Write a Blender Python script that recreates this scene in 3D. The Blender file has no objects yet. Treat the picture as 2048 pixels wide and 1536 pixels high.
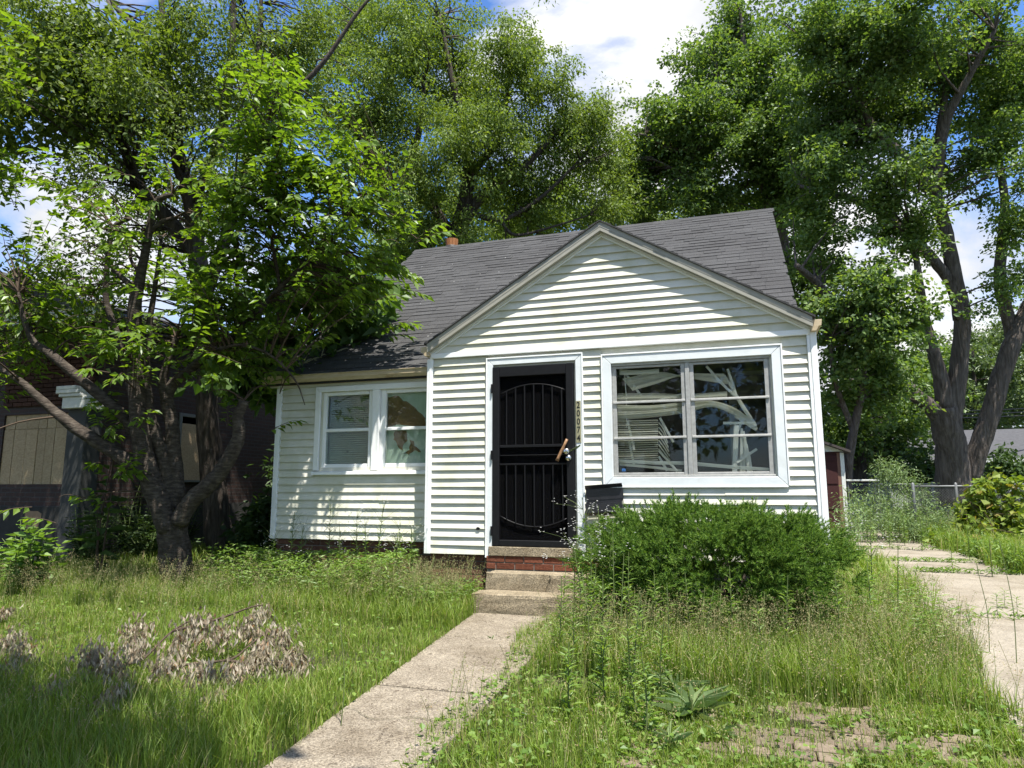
import bpy, bmesh, math, random
import numpy as np
from mathutils import Vector, Matrix, Euler

random.seed(7)
rng = np.random.default_rng(11)
R = math.radians
scene = bpy.context.scene
col = scene.collection

# ------------------------------------------------------------------ camera
F_PX = 1390.15
CAM = np.array([2.6012, -7.3009, 0.5935])
PITCH, YAW, ROLL = R(8.7143), R(18.0513), R(-0.0577)
fw = np.array([-math.sin(YAW) * math.cos(PITCH), math.cos(YAW) * math.cos(PITCH), math.sin(PITCH)])
_rt = np.array([math.cos(YAW), math.sin(YAW), 0.0])
_up = np.cross(_rt, fw)
RT = math.cos(ROLL) * _rt + math.sin(ROLL) * _up
UP = -math.sin(ROLL) * _rt + math.cos(ROLL) * _up
cd = bpy.data.cameras.new('camera')
cam = bpy.data.objects.new('camera', cd)
col.objects.link(cam)
cd.sensor_width = 36.0
cd.sensor_fit = 'HORIZONTAL'
cd.lens = F_PX / 2048 * 36
cd.clip_end = 2000
cd.clip_start = 0.05
cam.matrix_world = Matrix(((RT[0], UP[0], -fw[0], CAM[0]), (RT[1], UP[1], -fw[1], CAM[1]), (RT[2], UP[2], -fw[2], CAM[2]), (0, 0, 0, 1)))
scene.camera = cam

# ------------------------------------------------------------------ sky, sun, exposure
SUN_EL, SUN_AZ = R(67), R(42)          # azimuth measured from the facade's normal towards the right
sdir = Vector((math.sin(SUN_AZ) * math.cos(SUN_EL), -math.cos(SUN_AZ) * math.cos(SUN_EL), math.sin(SUN_EL)))
world = bpy.data.worlds.new('World')
scene.world = world
world.use_nodes = True
nt = world.node_tree
nt.nodes.clear()
wo = nt.nodes.new('ShaderNodeOutputWorld')
bg = nt.nodes.new('ShaderNodeBackground')
bg.inputs['Strength'].default_value = 0.088
sky = nt.nodes.new('ShaderNodeTexSky')
sky.sky_type = 'NISHITA'
sky.sun_disc = False
sky.sun_elevation = SUN_EL
sky.sun_rotation = math.atan2(sdir.x, sdir.y)
sky.air_density = 1.0
sky.dust_density = 0.35
sky.ozone_density = 2.5
tc = nt.nodes.new('ShaderNodeTexCoord')
mp = nt.nodes.new('ShaderNodeMapping')
mp.inputs['Scale'].default_value = (1.0, 1.0, 1.7)
mp.inputs['Location'].default_value = (4.3426, -1.1197, 3.2164)
n1 = nt.nodes.new('ShaderNodeTexNoise')
n1.inputs['Scale'].default_value = 2.7
n1.inputs['Detail'].default_value = 9
n1.inputs['Roughness'].default_value = 0.58
n1.inputs['Distortion'].default_value = 0.25
rmp = nt.nodes.new('ShaderNodeValToRGB')
rmp.color_ramp.elements[0].position = 0.45
rmp.color_ramp.elements[1].position = 0.60
n2 = nt.nodes.new('ShaderNodeTexNoise')
n2.inputs['Scale'].default_value = 5.0
n2.inputs['Detail'].default_value = 6
cr2 = nt.nodes.new('ShaderNodeValToRGB')
cr2.color_ramp.elements[0].position = 0.3
cr2.color_ramp.elements[0].color = (3.7, 3.85, 4.1, 1)
cr2.color_ramp.elements[1].position = 0.62
cr2.color_ramp.elements[1].color = (5.7, 5.7, 5.7, 1)
tint = nt.nodes.new('ShaderNodeMix')
tint.data_type = 'RGBA'
tint.blend_type = 'MULTIPLY'
tint.inputs['Factor'].default_value = 1.0
tint.inputs['B'].default_value = (0.72, 1.0, 1.36, 1)
mx = nt.nodes.new('ShaderNodeMix')
mx.data_type = 'RGBA'
L = nt.links.new
L(tc.outputs['Generated'], mp.inputs['Vector'])
L(mp.outputs['Vector'], n1.inputs['Vector'])
L(mp.outputs['Vector'], n2.inputs['Vector'])
L(n1.outputs['Fac'], rmp.inputs['Fac'])
L(n2.outputs['Fac'], cr2.inputs['Fac'])
L(rmp.outputs['Color'], mx.inputs['Factor'])
L(sky.outputs['Color'], tint.inputs['A'])
L(tint.outputs['Result'], mx.inputs['A'])
L(cr2.outputs['Color'], mx.inputs['B'])
L(mx.outputs['Result'], bg.inputs['Color'])
L(bg.outputs['Background'], wo.inputs['Surface'])

ld = bpy.data.lights.new('sun', 'SUN')
ld.energy = 4.8
ld.angle = R(0.5)
ld.color = (1.0, 0.955, 0.88)
sun = bpy.data.objects.new('sun', ld)
col.objects.link(sun)
sun.rotation_euler = (-sdir).to_track_quat('-Z', 'Y').to_euler()
sun.location = (5, -8, 20)
scene.view_settings.view_transform = 'Standard'
scene.view_settings.look = 'None'
scene.view_settings.gamma = 1
scene.view_settings.use_curve_mapping = False
scene.view_settings.exposure = 1.2
scene.cycles.max_bounces = 8
scene.cycles.transparent_max_bounces = 12
scene.cycles.use_denoising = True

# ------------------------------------------------------------------ helpers: picture points to places in the world
def ray(u, v):
    return fw + RT * ((u - 1024) / F_PX) - UP * ((v - 768) / F_PX)
def P(u, v, d):
    return CAM + ray(u, v) * d
def atY(u, v, Y):
    d = ray(u, v)
    return CAM + d * (Y - CAM[1]) / d[1]
def zg(x, y):
    return np.where(np.asarray(y) < -0.7, -0.62 + 0.045 * (np.asarray(y) + 0.7), -0.62 + 0.012 * (np.minimum(np.asarray(y), 40) + 0.7))
def G(x, y):
    return float(zg(x, y))

# ------------------------------------------------------------------ helpers: objects
WM = {}
def tag(o, label=None, cat=None, group=None, kind=None):
    if label: o['label'] = label
    if cat: o['category'] = cat
    if group: o['group'] = group
    if kind: o['kind'] = kind
    return o
def link(o, parent=None, m=None):
    col.objects.link(o)
    m = m or Matrix.Identity(4)
    WM[o.name] = m
    if parent is not None:
        o.parent = parent
        o.matrix_parent_inverse = WM[parent.name].inverted()
    o.matrix_basis = m
    return o
def empty(name, loc, label=None, cat=None, group=None):
    o = bpy.data.objects.new(name, None)
    o.empty_display_size = 0.2
    link(o, None, Matrix.Translation(Vector([float(c) for c in loc])))
    return tag(o, label, cat, group)
def piece(name, me, parent, m):
    return link(bpy.data.objects.new(name, me), parent, m)

def np_mesh(name, V, quads=None, tris=None, mat=None, smooth=False):
    me = bpy.data.meshes.new(name)
    V = np.ascontiguousarray(V, dtype=np.float32).reshape(-1, 3)
    me.vertices.add(len(V))
    me.vertices.foreach_set('co', V.ravel())
    li, tot = [], []
    if quads is not None and len(quads):
        q = np.asarray(quads, dtype=np.int32).reshape(-1, 4)
        li.append(q.ravel()); tot.append(np.full(len(q), 4, dtype=np.int32))
    if tris is not None and len(tris):
        t = np.asarray(tris, dtype=np.int32).reshape(-1, 3)
        li.append(t.ravel()); tot.append(np.full(len(t), 3, dtype=np.int32))
    li = np.concatenate(li); tot = np.concatenate(tot)
    me.loops.add(len(li))
    me.loops.foreach_set('vertex_index', li)
    me.polygons.add(len(tot))
    start = np.concatenate([[0], np.cumsum(tot)[:-1]]).astype(np.int32)
    me.polygons.foreach_set('loop_start', start)
    me.polygons.foreach_set('loop_total', tot)
    me.polygons.foreach_set('use_smooth', np.full(len(tot), bool(smooth)))
    me.update(calc_edges=True)
    if mat: me.materials.append(mat)
    return me

class MB:
    def __init__(s):
        s.v, s.f = [], []
    def poly(s, pts):
        i = len(s.v)
        s.v += [tuple(map(float, p)) for p in pts]
        s.f.append(tuple(range(i, i + len(pts))))
    def box(s, x0, x1, y0, y1, z0, z1):
        i = len(s.v)
        s.v += [(x0, y0, z0), (x1, y0, z0), (x1, y1, z0), (x0, y1, z0), (x0, y0, z1), (x1, y0, z1), (x1, y1, z1), (x0, y1, z1)]
        for q in ((0, 3, 2, 1), (4, 5, 6, 7), (0, 1, 5, 4), (1, 2, 6, 5), (2, 3, 7, 6), (3, 0, 4, 7)):
            s.f.append(tuple(i + k for k in q))
        return s
    def hexa(s, p):
        i = len(s.v)
        s.v += [tuple(map(float, q)) for q in p]
        for q in ((0, 3, 2, 1), (4, 5, 6, 7), (0, 1, 5, 4), (1, 2, 6, 5), (2, 3, 7, 6), (3, 0, 4, 7)):
            s.f.append(tuple(i + k for k in q))
        return s
    def prism(s, pts, off):
        n = len(pts); i = len(s.v)
        s.v += [tuple(map(float, p)) for p in pts]
        s.v += [tuple(float(p[k] + off[k]) for k in range(3)) for p in pts]
        s.f.append(tuple(range(i, i + n)))
        s.f.append(tuple(range(i + 2 * n - 1, i + n - 1, -1)))
        for k in range(n):
            s.f.append((i + k, i + n + k, i + n + (k + 1) % n, i + (k + 1) % n))
        return s
    def tube(s, pts, rad, sides=8, cap=True, lump=0.0):
        pts = [np.asarray(p, float) for p in pts]
        n = len(pts); base = len(s.v); ref = None
        for k in range(n):
            t = pts[min(k + 1, n - 1)] - pts[max(k - 1, 0)]
            t = t / (np.linalg.norm(t) + 1e-9)
            if ref is None:
                a = np.array([1., 0, 0]) if abs(t[0]) < .8 else np.array([0, 1., 0])
                ref = a - t * (a @ t)
            else:
                ref = ref - t * (ref @ t)
            ref = ref / (np.linalg.norm(ref) + 1e-9)
            bi = np.cross(t, ref)
            r = rad[k] if hasattr(rad, '__len__') else rad
            for j in range(sides):
                a = 2 * math.pi * j / sides
                rr = r * (1 + lump * math.sin(3 * a + k * 1.3) * 0.5 + lump * (random.random() - .5))
                s.v.append(tuple(pts[k] + (ref * math.cos(a) + bi * math.sin(a)) * rr))
        for k in range(n - 1):
            for j in range(sides):
                a, b = base + k * sides + j, base + k * sides + (j + 1) % sides
                s.f.append((a, b, b + sides, a + sides))
        if cap:
            s.f.append(tuple(base + j for j in range(sides))[::-1])
            s.f.append(tuple(base + (n - 1) * sides + j for j in range(sides)))
        return s
    def lathe(s, c, axis, prof, sides=14):
        c = np.asarray(c, float); axis = np.asarray(axis, float) / np.linalg.norm(axis)
        return s.tube([c + axis * t for t, r in prof], [max(r, 1e-4) for t, r in prof], sides)
    def mesh(s, name, mat, smooth=False, bevel=0.0):
        me = bpy.data.meshes.new(name)
        me.from_pydata(s.v, [], s.f)
        bm = bmesh.new(); bm.from_mesh(me)
        bmesh.ops.recalc_face_normals(bm, faces=bm.faces)
        if bevel > 0:
            ed = [e for e in bm.edges if len(e.link_faces) == 2 and e.calc_face_angle(0) > 0.5]
            try:
                bmesh.ops.bevel(bm, geom=ed, offset=bevel, segments=1, affect='EDGES', clamp_overlap=True)
            except Exception:
                pass
        bm.to_mesh(me); bm.free()
        if smooth:
            for p in me.polygons: p.use_smooth = True
        if mat: me.materials.append(mat)
        me.update()
        return me
    def build(s, name, mat, parent=None, smooth=False, bevel=0.0, m=None):
        return link(bpy.data.objects.new(name, s.mesh(name, mat, smooth, bevel)), parent, m)

def spline(pts, n=4):
    pts = [np.asarray(p, float) for p in pts]
    if len(pts) < 3: return pts
    q = [2 * pts[0] - pts[1]] + pts + [2 * pts[-1] - pts[-2]]
    out = []
    for i in range(1, len(q) - 2):
        for k in range(n):
            t = k / n
            a, b, c, d = q[i - 1], q[i], q[i + 1], q[i + 2]
            out.append(.5 * ((2 * b) + (-a + c) * t + (2 * a - 5 * b + 4 * c - d) * t * t + (-a + 3 * b - 3 * c + d) * t ** 3))
    out.append(pts[-1])
    return out
def rspline(r, n=4):
    out = []
    for i in range(len(r) - 1):
        for k in range(n): out.append(r[i] + (r[i + 1] - r[i]) * k / n)
    out.append(r[-1])
    return out

# ------------------------------------------------------------------ materials
def base_mat(name):
    m = bpy.data.materials.new(name)
    m.use_nodes = True
    t = m.node_tree
    t.nodes.clear()
    out = t.nodes.new('ShaderNodeOutputMaterial')
    return m, t, out
def node(t, typ, **kw):
    n = t.nodes.new(typ)
    for k, v in kw.items():
        if k in n.inputs.keys(): n.inputs[k].default_value = v
        else: setattr(n, k, v)
    return n
def ramp(t, stops):
    r = t.nodes.new('ShaderNodeValToRGB')
    e = r.color_ramp.elements
    e[0].position, e[0].color = stops[0][0], (*stops[0][1], 1)
    e[1].position, e[1].color = stops[-1][0], (*stops[-1][1], 1)
    for p, c in stops[1:-1]:
        x = e.new(p); x.color = (*c, 1)
    return r
def rnd(t):
    """one random number per object and per loose piece"""
    oi = t.nodes.new('ShaderNodeObjectInfo'); ge = t.nodes.new('ShaderNodeNewGeometry')
    a = node(t, 'ShaderNodeMath', operation='ADD'); f = node(t, 'ShaderNodeMath', operation='FRACT')
    t.links.new(oi.outputs['Random'], a.inputs[0]); t.links.new(ge.outputs['Random Per Island'], a.inputs[1])
    t.links.new(a.outputs[0], f.inputs[0])
    return f.outputs[0]
def surf(name, stops, scale=6.0, rough=.7, spec=.3, metal=0.0, bump=.0, bscale=60., stretch=(1, 1, 1), detail=6, rand=0.0, dirt=None, extra_speck=None, bdist=.02):
    m, t, out = base_mat(name)
    b = node(t, 'ShaderNodeBsdfPrincipled', Roughness=rough, Metallic=metal)
    b.inputs['Specular IOR Level'].default_value = spec
    ge = t.nodes.new('ShaderNodeNewGeometry')
    mp = node(t, 'ShaderNodeMapping'); mp.inputs['Scale'].default_value = stretch
    t.links.new(ge.outputs['Position'], mp.inputs['Vector'])
    n = node(t, 'ShaderNodeTexNoise', Scale=scale, Detail=detail, Roughness=.62)
    t.links.new(mp.outputs[0], n.inputs['Vector'])
    r = ramp(t, stops)
    t.links.new(n.outputs['Fac'], r.inputs['Fac'])
    c = r.outputs['Color']
    if extra_speck:
        sc, pos, colr, amt = extra_speck
        vo = node(t, 'ShaderNodeTexVoronoi', Scale=sc)
        t.links.new(ge.outputs['Position'], vo.inputs['Vector'])
        mm = node(t, 'ShaderNodeMix', data_type='RGBA', blend_type='MULTIPLY')
        mm.inputs['Factor'].default_value = amt
        rr = ramp(t, colr)
        sep = node(t, 'ShaderNodeSeparateColor')
        t.links.new(vo.outputs['Color'], sep.inputs[0])
        t.links.new(sep.outputs[0], rr.inputs['Fac'])
        t.links.new(c, mm.inputs['A']); t.links.new(rr.outputs[0], mm.inputs['B'])
        c = mm.outputs['Result']
    if dirt:
        dscale, lo, hi, dcol = dirt
        n3 = node(t, 'ShaderNodeTexNoise', Scale=dscale, Detail=8, Roughness=.65)
        t.links.new(ge.outputs['Position'], n3.inputs['Vector'])
        mr = node(t, 'ShaderNodeMapRange'); mr.inputs['From Min'].default_value = lo; mr.inputs['From Max'].default_value = hi
        t.links.new(n3.outputs['Fac'], mr.inputs['Value'])
        mm = node(t, 'ShaderNodeMix', data_type='RGBA', blend_type='MULTIPLY')
        mm.inputs['B'].default_value = (*dcol, 1)
        t.links.new(mr.outputs[0], mm.inputs['Factor']); t.links.new(c, mm.inputs['A'])
        c = mm.outputs['Result']
    if rand > 0:
        hv = node(t, 'ShaderNodeHueSaturation')
        mr = node(t, 'ShaderNodeMapRange'); mr.inputs['To Min'].default_value = 1 - rand; mr.inputs['To Max'].default_value = 1 + rand
        t.links.new(rnd(t), mr.inputs['Value']); t.links.new(mr.outputs[0], hv.inputs['Value'])
        t.links.new(c, hv.inputs['Color'])
        c = hv.outputs[0]
    t.links.new(c, b.inputs['Base Color'])
    if bump > 0:
        n2 = node(t, 'ShaderNodeTexNoise', Scale=bscale, Detail=5, Roughness=.6)
        t.links.new(mp.outputs[0], n2.inputs['Vector'])
        bp = node(t, 'ShaderNodeBump', Strength=bump, Distance=bdist)
        t.links.new(n2.outputs['Fac'], bp.inputs['Height']); t.links.new(bp.outputs[0], b.inputs['Normal'])
    t.links.new(b.outputs[0], out.inputs['Surface'])
    return m
def leafmat(name, stops, trans=.45, tcol=(1.5, 1.6, .55), gloss=.07, grough=.42, nscale=None):
    m, t, out = base_mat(name)
    r = ramp(t, stops)
    t.links.new(rnd(t), r.inputs['Fac'])
    c = r.outputs[0]
    d = node(t, 'ShaderNodeBsdfDiffuse'); tr = node(t, 'ShaderNodeBsdfTranslucent')
    g = node(t, 'ShaderNodeBsdfGlossy', Roughness=grough); g.inputs['Color'].default_value = (.8, .85, .8, 1)
    mm = node(t, 'ShaderNodeMix', data_type='RGBA', blend_type='MULTIPLY'); mm.inputs['Factor'].default_value = 1
    mm.inputs['B'].default_value = (*tcol, 1)
    t.links.new(c, mm.inputs['A']); t.links.new(c, d.inputs['Color']); t.links.new(mm.outputs['Result'], tr.inputs['Color'])
    a = node(t, 'ShaderNodeMixShader'); a.inputs[0].default_value = trans
    t.links.new(d.outputs[0], a.inputs[1]); t.links.new(tr.outputs[0], a.inputs[2])
    b = node(t, 'ShaderNodeMixShader'); b.inputs[0].default_value = gloss
    t.links.new(a.outputs[0], b.inputs[1]); t.links.new(g.outputs[0], b.inputs[2])
    t.links.new(b.outputs[0], out.inputs['Surface'])
    return m
def glassmat(name, tintc=(.92, .95, .93), dust=.06, refl=1.0):
    m, t, out = base_mat(name)
    tr = node(t, 'ShaderNodeBsdfTransparent'); tr.inputs['Color'].default_value = (*tintc, 1)
    g = node(t, 'ShaderNodeBsdfGlossy', Roughness=.01)
    d = node(t, 'ShaderNodeBsdfDiffuse'); d.inputs['Color'].default_value = (.5, .5, .47, 1)
    f = node(t, 'ShaderNodeFresnel', IOR=1.5)
    mu = node(t, 'ShaderNodeMath', operation='MULTIPLY'); mu.inputs[1].default_value = 1.8 * refl
    t.links.new(f.outputs[0], mu.inputs[0])
    a = node(t, 'ShaderNodeMixShader')
    t.links.new(mu.outputs[0], a.inputs[0]); t.links.new(tr.outputs[0], a.inputs[1]); t.links.new(g.outputs[0], a.inputs[2])
    ge = t.nodes.new('ShaderNodeNewGeometry')
    n = node(t, 'ShaderNodeTexNoise', Scale=9.0, Detail=8, Roughness=.7)
    t.links.new(ge.outputs['Position'], n.inputs['Vector'])
    mr = node(t, 'ShaderNodeMapRange'); mr.inputs['From Min'].default_value = .4; mr.inputs['From Max'].default_value = .75; mr.inputs['To Min'].default_value = dust * .3; mr.inputs['To Max'].default_value = dust * 2
    t.links.new(n.outputs['Fac'], mr.inputs['Value'])
    b = node(t, 'ShaderNodeMixShader')
    t.links.new(mr.outputs[0], b.inputs[0]); t.links.new(a.outputs[0], b.inputs[1]); t.links.new(d.outputs[0], b.inputs[2])
    t.links.new(b.outputs[0], out.inputs['Surface'])
    return m
def screenmat(name, see=.4):
    m, t, out = base_mat(name)
    tr = node(t, 'ShaderNodeBsdfTransparent'); d = node(t, 'ShaderNodeBsdfDiffuse')
    d.inputs['Color'].default_value = (.005, .005, .0055, 1)
    a = node(t, 'ShaderNodeMixShader'); a.inputs[0].default_value = 1 - see
    t.links.new(tr.outputs[0], a.inputs[1]); t.links.new(d.outputs[0], a.inputs[2]); t.links.new(a.outputs[0], out.inputs['Surface'])
    return m
def brickmat(name, c1, c2, mortar, scale=1.0):
    m, t, out = base_mat(name)
    b = node(t, 'ShaderNodeBsdfPrincipled', Roughness=.85)
    ge = t.nodes.new('ShaderNodeNewGeometry')
    sx = node(t, 'ShaderNodeSeparateXYZ'); cx = node(t, 'ShaderNodeCombineXYZ'); ad = node(t, 'ShaderNodeMath', operation='ADD')
    t.links.new(ge.outputs['Position'], sx.inputs[0]); t.links.new(sx.outputs[0], ad.inputs[0]); t.links.new(sx.outputs[1], ad.inputs[1])
    t.links.new(ad.outputs[0], cx.inputs[0]); t.links.new(sx.outputs[2], cx.inputs[1])
    br = t.nodes.new('ShaderNodeTexBrick')
    br.inputs['Scale'].default_value = 1.0; br.inputs['Brick Width'].default_value = .215; br.inputs['Row Height'].default_value = .0715
    br.inputs['Mortar Size'].default_value = .008
    br.inputs['Color1'].default_value = (*c1, 1); br.inputs['Color2'].default_value = (*c2, 1); br.inputs['Mortar'].default_value = (*mortar, 1)
    t.links.new(cx.outputs[0], br.inputs['Vector']); t.links.new(br.outputs['Color'], b.inputs['Base Color'])
    bp = node(t, 'ShaderNodeBump', Strength=.6, Distance=.01); bp.invert = True
    t.links.new(br.outputs['Fac'], bp.inputs['Height']); t.links.new(bp.outputs[0], b.inputs['Normal'])
    t.links.new(b.outputs[0], out.inputs['Surface'])
    return m
def flat(name, c, rough=.6, spec=.3, metal=0):
    return surf(name, [(.3, tuple(x * .9 for x in c)), (.7, tuple(min(1, x * 1.08) for x in c))], 14, rough, spec, metal, bump=.04, bscale=30)

M = {}
M['siding'] = surf('siding', [(.25, (.585, .575, .49)), (.75, (.64, .63, .555))], 3, .5, .3, bump=.05, bscale=9, stretch=(1, 1, 4), dirt=(1.7, .44, .76, (.70, .71, .54)), rand=.025)
M['trim'] = surf('trim_white', [(.3, (.72, .735, .72)), (.7, (.80, .81, .80))], 4, .45, .35, bump=.06, bscale=12, dirt=(3.0, .55, .85, (.8, .79, .72)))
M['alum'] = surf('wrapped_aluminium', [(.3, (.60, .635, .635)), (.7, (.69, .72, .72))], 5, .4, .4, bump=.10, bscale=9, dirt=(4.0, .58, .85, (.82, .8, .74)))
M['sash'] = surf('storm_sash_metal', [(.3, (.30, .30, .285)), (.7, (.42, .42, .40))], 20, .5, .4, metal=.35, bump=.05)
M['rake'] = surf('rake_metal', [(.3, (.27, .26, .22)), (.7, (.33, .32, .275))], 6, .5, .3, bump=.05, bscale=12)
M['soffit'] = flat('soffit_cream', (.62, .61, .54))
M['gutter'] = surf('gutter_tan', [(.25, (.36, .28, .17)), (.55, (.47, .38, .25)), (.8, (.55, .47, .34))], 5, .5, .3, stretch=(.6, 1, 3), bump=.05, bscale=18, dirt=(7, .55, .8, (.6, .5, .4)))
M['shingle'] = surf('shingle', [(.3, (.042, .042, .042)), (.52, (.064, .064, .064)), (.72, (.096, .095, .095))], 90, .9, .15, bump=.5, bscale=260, rand=.12, dirt=(1.1, .45, .8, (.78, .76, .76)))
M['shingle_edge'] = flat('shingle_edge', (.035, .035, .037), .9, .1)
M['concrete'] = surf('aggregate_concrete', [(.25, (.175, .152, .12)), (.5, (.232, .207, .168)), (.75, (.285, .258, .212))], 7, .9, .15, bump=.55, bscale=120, dirt=(1.7, .48, .72, (.62, .59, .55)), extra_speck=(130, 0, [(.0, (.42, .38, .33)), (.35, (.85, .8, .74)), (.7, (1.1, 1.06, 1.0)), (1, (1.5, 1.42, 1.3))], .85))
M['drive'] = surf('driveway_concrete', [(.25, (.20, .178, .145)), (.5, (.262, .236, .194)), (.75, (.31, .28, .235))], 2.2, .9, .15, bump=.4, bscale=90, dirt=(1.6, .46, .74, (.66, .63, .57)), extra_speck=(110, 0, [(.0, (.6, .56, .5)), (.4, (.92, .9, .86)), (1, (1.25, 1.2, 1.12))], .7))
M['steps'] = surf('step_concrete', [(.25, (.20, .17, .125)), (.5, (.27, .235, .175)), (.75, (.33, .29, .22))], 9, .9, .15, bump=.7, bscale=110, dirt=(4, .5, .75, (.6, .56, .5)), extra_speck=(120, 0, [(.0, (.45, .42, .36)), (.4, (.85, .82, .76)), (1, (1.45, 1.36, 1.22))], .85))
M['brick_red'] = surf('brick_red', [(.25, (.085, .030, .018)), (.55, (.145, .052, .030)), (.8, (.20, .09, .058))], 30, .85, .15, bump=.4, bscale=80, rand=.28)
M['brick_dark'] = surf('brick_dark', [(.25, (.085, .042, .03)), (.55, (.13, .065, .045)), (.8, (.17, .09, .065))], 28, .88, .12, bump=.4, bscale=80, rand=.28)
M['brick_pave'] = surf('brick_paver', [(.25, (.125, .096, .07)), (.55, (.175, .14, .102)), (.8, (.215, .178, .13))], 18, .9, .12, bump=.5, bscale=70, rand=.2, dirt=(4, .45, .8, (.75, .7, .62)))
M['mortar'] = flat('mortar', (.17, .155, .135), .95, .1)
M['black'] = surf('black_painted_steel', [(.3, (.005, .005, .006)), (.7, (.009, .009, .010))], 20, .42, .25, bump=.04)
M['mailbox'] = surf('mailbox_black', [(.3, (.012, .012, .014)), (.7, (.022, .022, .026))], 12, .32, .5, bump=.03)
M['screen'] = screenmat('door_screen', .35)
M['inner_door'] = surf('inner_door', [(.3, (.03, .03, .033)), (.7, (.05, .05, .053))], 3, .6, .2)
M['glass'] = glassmat('window_glass', (.95, .97, .95), .008, .30)
M['glass_left'] = glassmat('window_glass_dusty', (.86, .90, .86), .022, .30)
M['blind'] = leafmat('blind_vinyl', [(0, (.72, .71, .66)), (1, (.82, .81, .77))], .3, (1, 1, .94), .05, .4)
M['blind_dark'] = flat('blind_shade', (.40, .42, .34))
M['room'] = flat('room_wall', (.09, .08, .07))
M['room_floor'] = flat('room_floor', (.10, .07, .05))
M['wood'] = surf('grip_wood', [(.3, (.17, .085, .04)), (.7, (.32, .19, .10))], 40, .45, .3, stretch=(1, 1, 1))
M['chrome'] = flat('chrome', (.62, .62, .60), .22, .5, 1.0)
M['brass'] = flat('number_strip', (.33, .31, .19), .35, .4, .25)
M['digit'] = flat('digit_black', (.012, .013, .012), .5)
M['paper'] = surf('peeling_paint', [(.25, (.50, .60, .55)), (.6, (.60, .70, .64)), (.8, (.68, .74, .70))], 9, .7, .2, stretch=(3, 1, .5))
M['card'] = surf('brown_board', [(.3, (.20, .115, .05)), (.7, (.28, .17, .085))], 8, .8, .15)
M['osb'] = surf('weathered_board', [(.25, (.27, .195, .11)), (.5, (.38, .285, .175)), (.75, (.46, .36, .235))], 26, .85, .15, stretch=(1, 1, 1.6), bump=.2, bscale=60, rand=.08)
M['nb_brick'] = brickmat('neighbour_brick', (.034, .018, .014), (.05, .025, .019), (.045, .04, .036))  # brick darkened in colour to stand for the tree shade on the walls
M['brick_shaded'] = surf('shaded_brick', [(.25, (.045, .023, .017)), (.55, (.07, .036, .026)), (.8, (.09, .05, .036))], 28, .9, .1, bump=.4, bscale=80, rand=.28)  # deeper copy of brick_dark, with the wall's shade put into the colour
M['nb_found'] = surf('neighbour_foundation', [(.3, (.035, .035, .033)), (.7, (.06, .058, .054))], 4, .9, .1)  # darkened in colour likewise, for the shade on the foundation
M['patch'] = flat('plaster_patch', (.30, .20, .125), .9)
M['nb_grey'] = flat('grey_shaft', (.05, .052, .05), .8)
M['nb_white'] = flat('old_white_paint', (.60, .61, .57), .6)
M['nb_frame'] = flat('dimmed_frame_paint', (.16, .165, .155), .7)  # whitish frame paint, dimmed in colour as if out of the sun
M['orange_clay'] = surf('vent_clay', [(.3, (.22, .085, .03)), (.7, (.36, .16, .065))], 14, .7, .2, bump=.2)
M['dark_metal'] = flat('dark_metal', (.045, .042, .04), .6, .4, .5)
M['bark_cherry'] = surf('bark_cherry', [(.25, (.022, .018, .014)), (.5, (.060, .049, .040)), (.75, (.135, .115, .092))], 9, .9, .12, stretch=(1.2, 1.2, 4), bump=.8, bscale=20)
M['bark_rough'] = surf('bark_rough', [(.25, (.035, .028, .023)), (.5, (.075, .062, .052)), (.75, (.13, .112, .096))], 6, .95, .1, stretch=(3, 3, .4), bump=1.0, bscale=7, bdist=.06)
M['bark_maple'] = surf('bark_maple', [(.25, (.055, .045, .038)), (.5, (.125, .105, .09)), (.75, (.21, .18, .158))], 5, .95, .1, stretch=(3, 3, .3), bump=1.0, bscale=6, bdist=.10)
M['twig'] = flat('twig', (.075, .055, .04), .9, .1)
M['seed_stem'] = leafmat('seed_stem', [(0, (.10, .15, .04)), (.7, (.17, .21, .07)), (1, (.30, .27, .13))], .3, (1.2, 1.2, .6), .02, .5)
M['stem_green'] = flat('stem_green', (.10, .13, .045), .7, .2)
M['soil'] = surf('soil', [(.3, (.035, .032, .018)), (.55, (.055, .062, .026)), (.8, (.085, .075, .04))], 3, .95, .1, bump=.5, bscale=30)
M['grass'] = leafmat('grass_blade', [(0, (.115, .180, .026)), (.45, (.175, .262, .036)), (.76, (.225, .315, .05)), (.88, (.29, .31, .09)), (1, (.41, .34, .18))], .46, (1.2, 1.25, .45), .02, .55)
M['seed'] = leafmat('grass_seed', [(0, (.20, .22, .08)), (.55, (.33, .30, .15)), (.85, (.40, .33, .19)), (1, (.33, .21, .11))], .35, (1.1, 1, .8), .02, .5)
M['clover'] = leafmat('clover_leaf', [(0, (.085, .155, .024)), (.6, (.14, .23, .036)), (1, (.20, .285, .055))], .42, (1.25, 1.35, .45), .03, .5)
M['weed'] = leafmat('weed_leaf', [(0, (.09, .165, .03)), (.5, (.145, .24, .042)), (1, (.21, .29, .065))], .42, (1.3, 1.35, .5), .03, .5)
M['weed_pale'] = leafmat('pale_weed_leaf', [(0, (.12, .19, .07)), (.5, (.17, .245, .10)), (1, (.22, .28, .12))], .36, (1.2, 1.25, .6), .03, .5)
M['petal'] = leafmat('white_petal', [(0, (.66, .66, .62)), (1, (.8, .8, .78))], .3, (1, 1, 1), .02)
M['cherry_leaf'] = leafmat('cherry_leaf', [(0, (.075, .135, .018)), (.5, (.12, .20, .026)), (1, (.165, .25, .038))], .54, (1.5, 1.5, .36), .04, .42)
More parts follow.
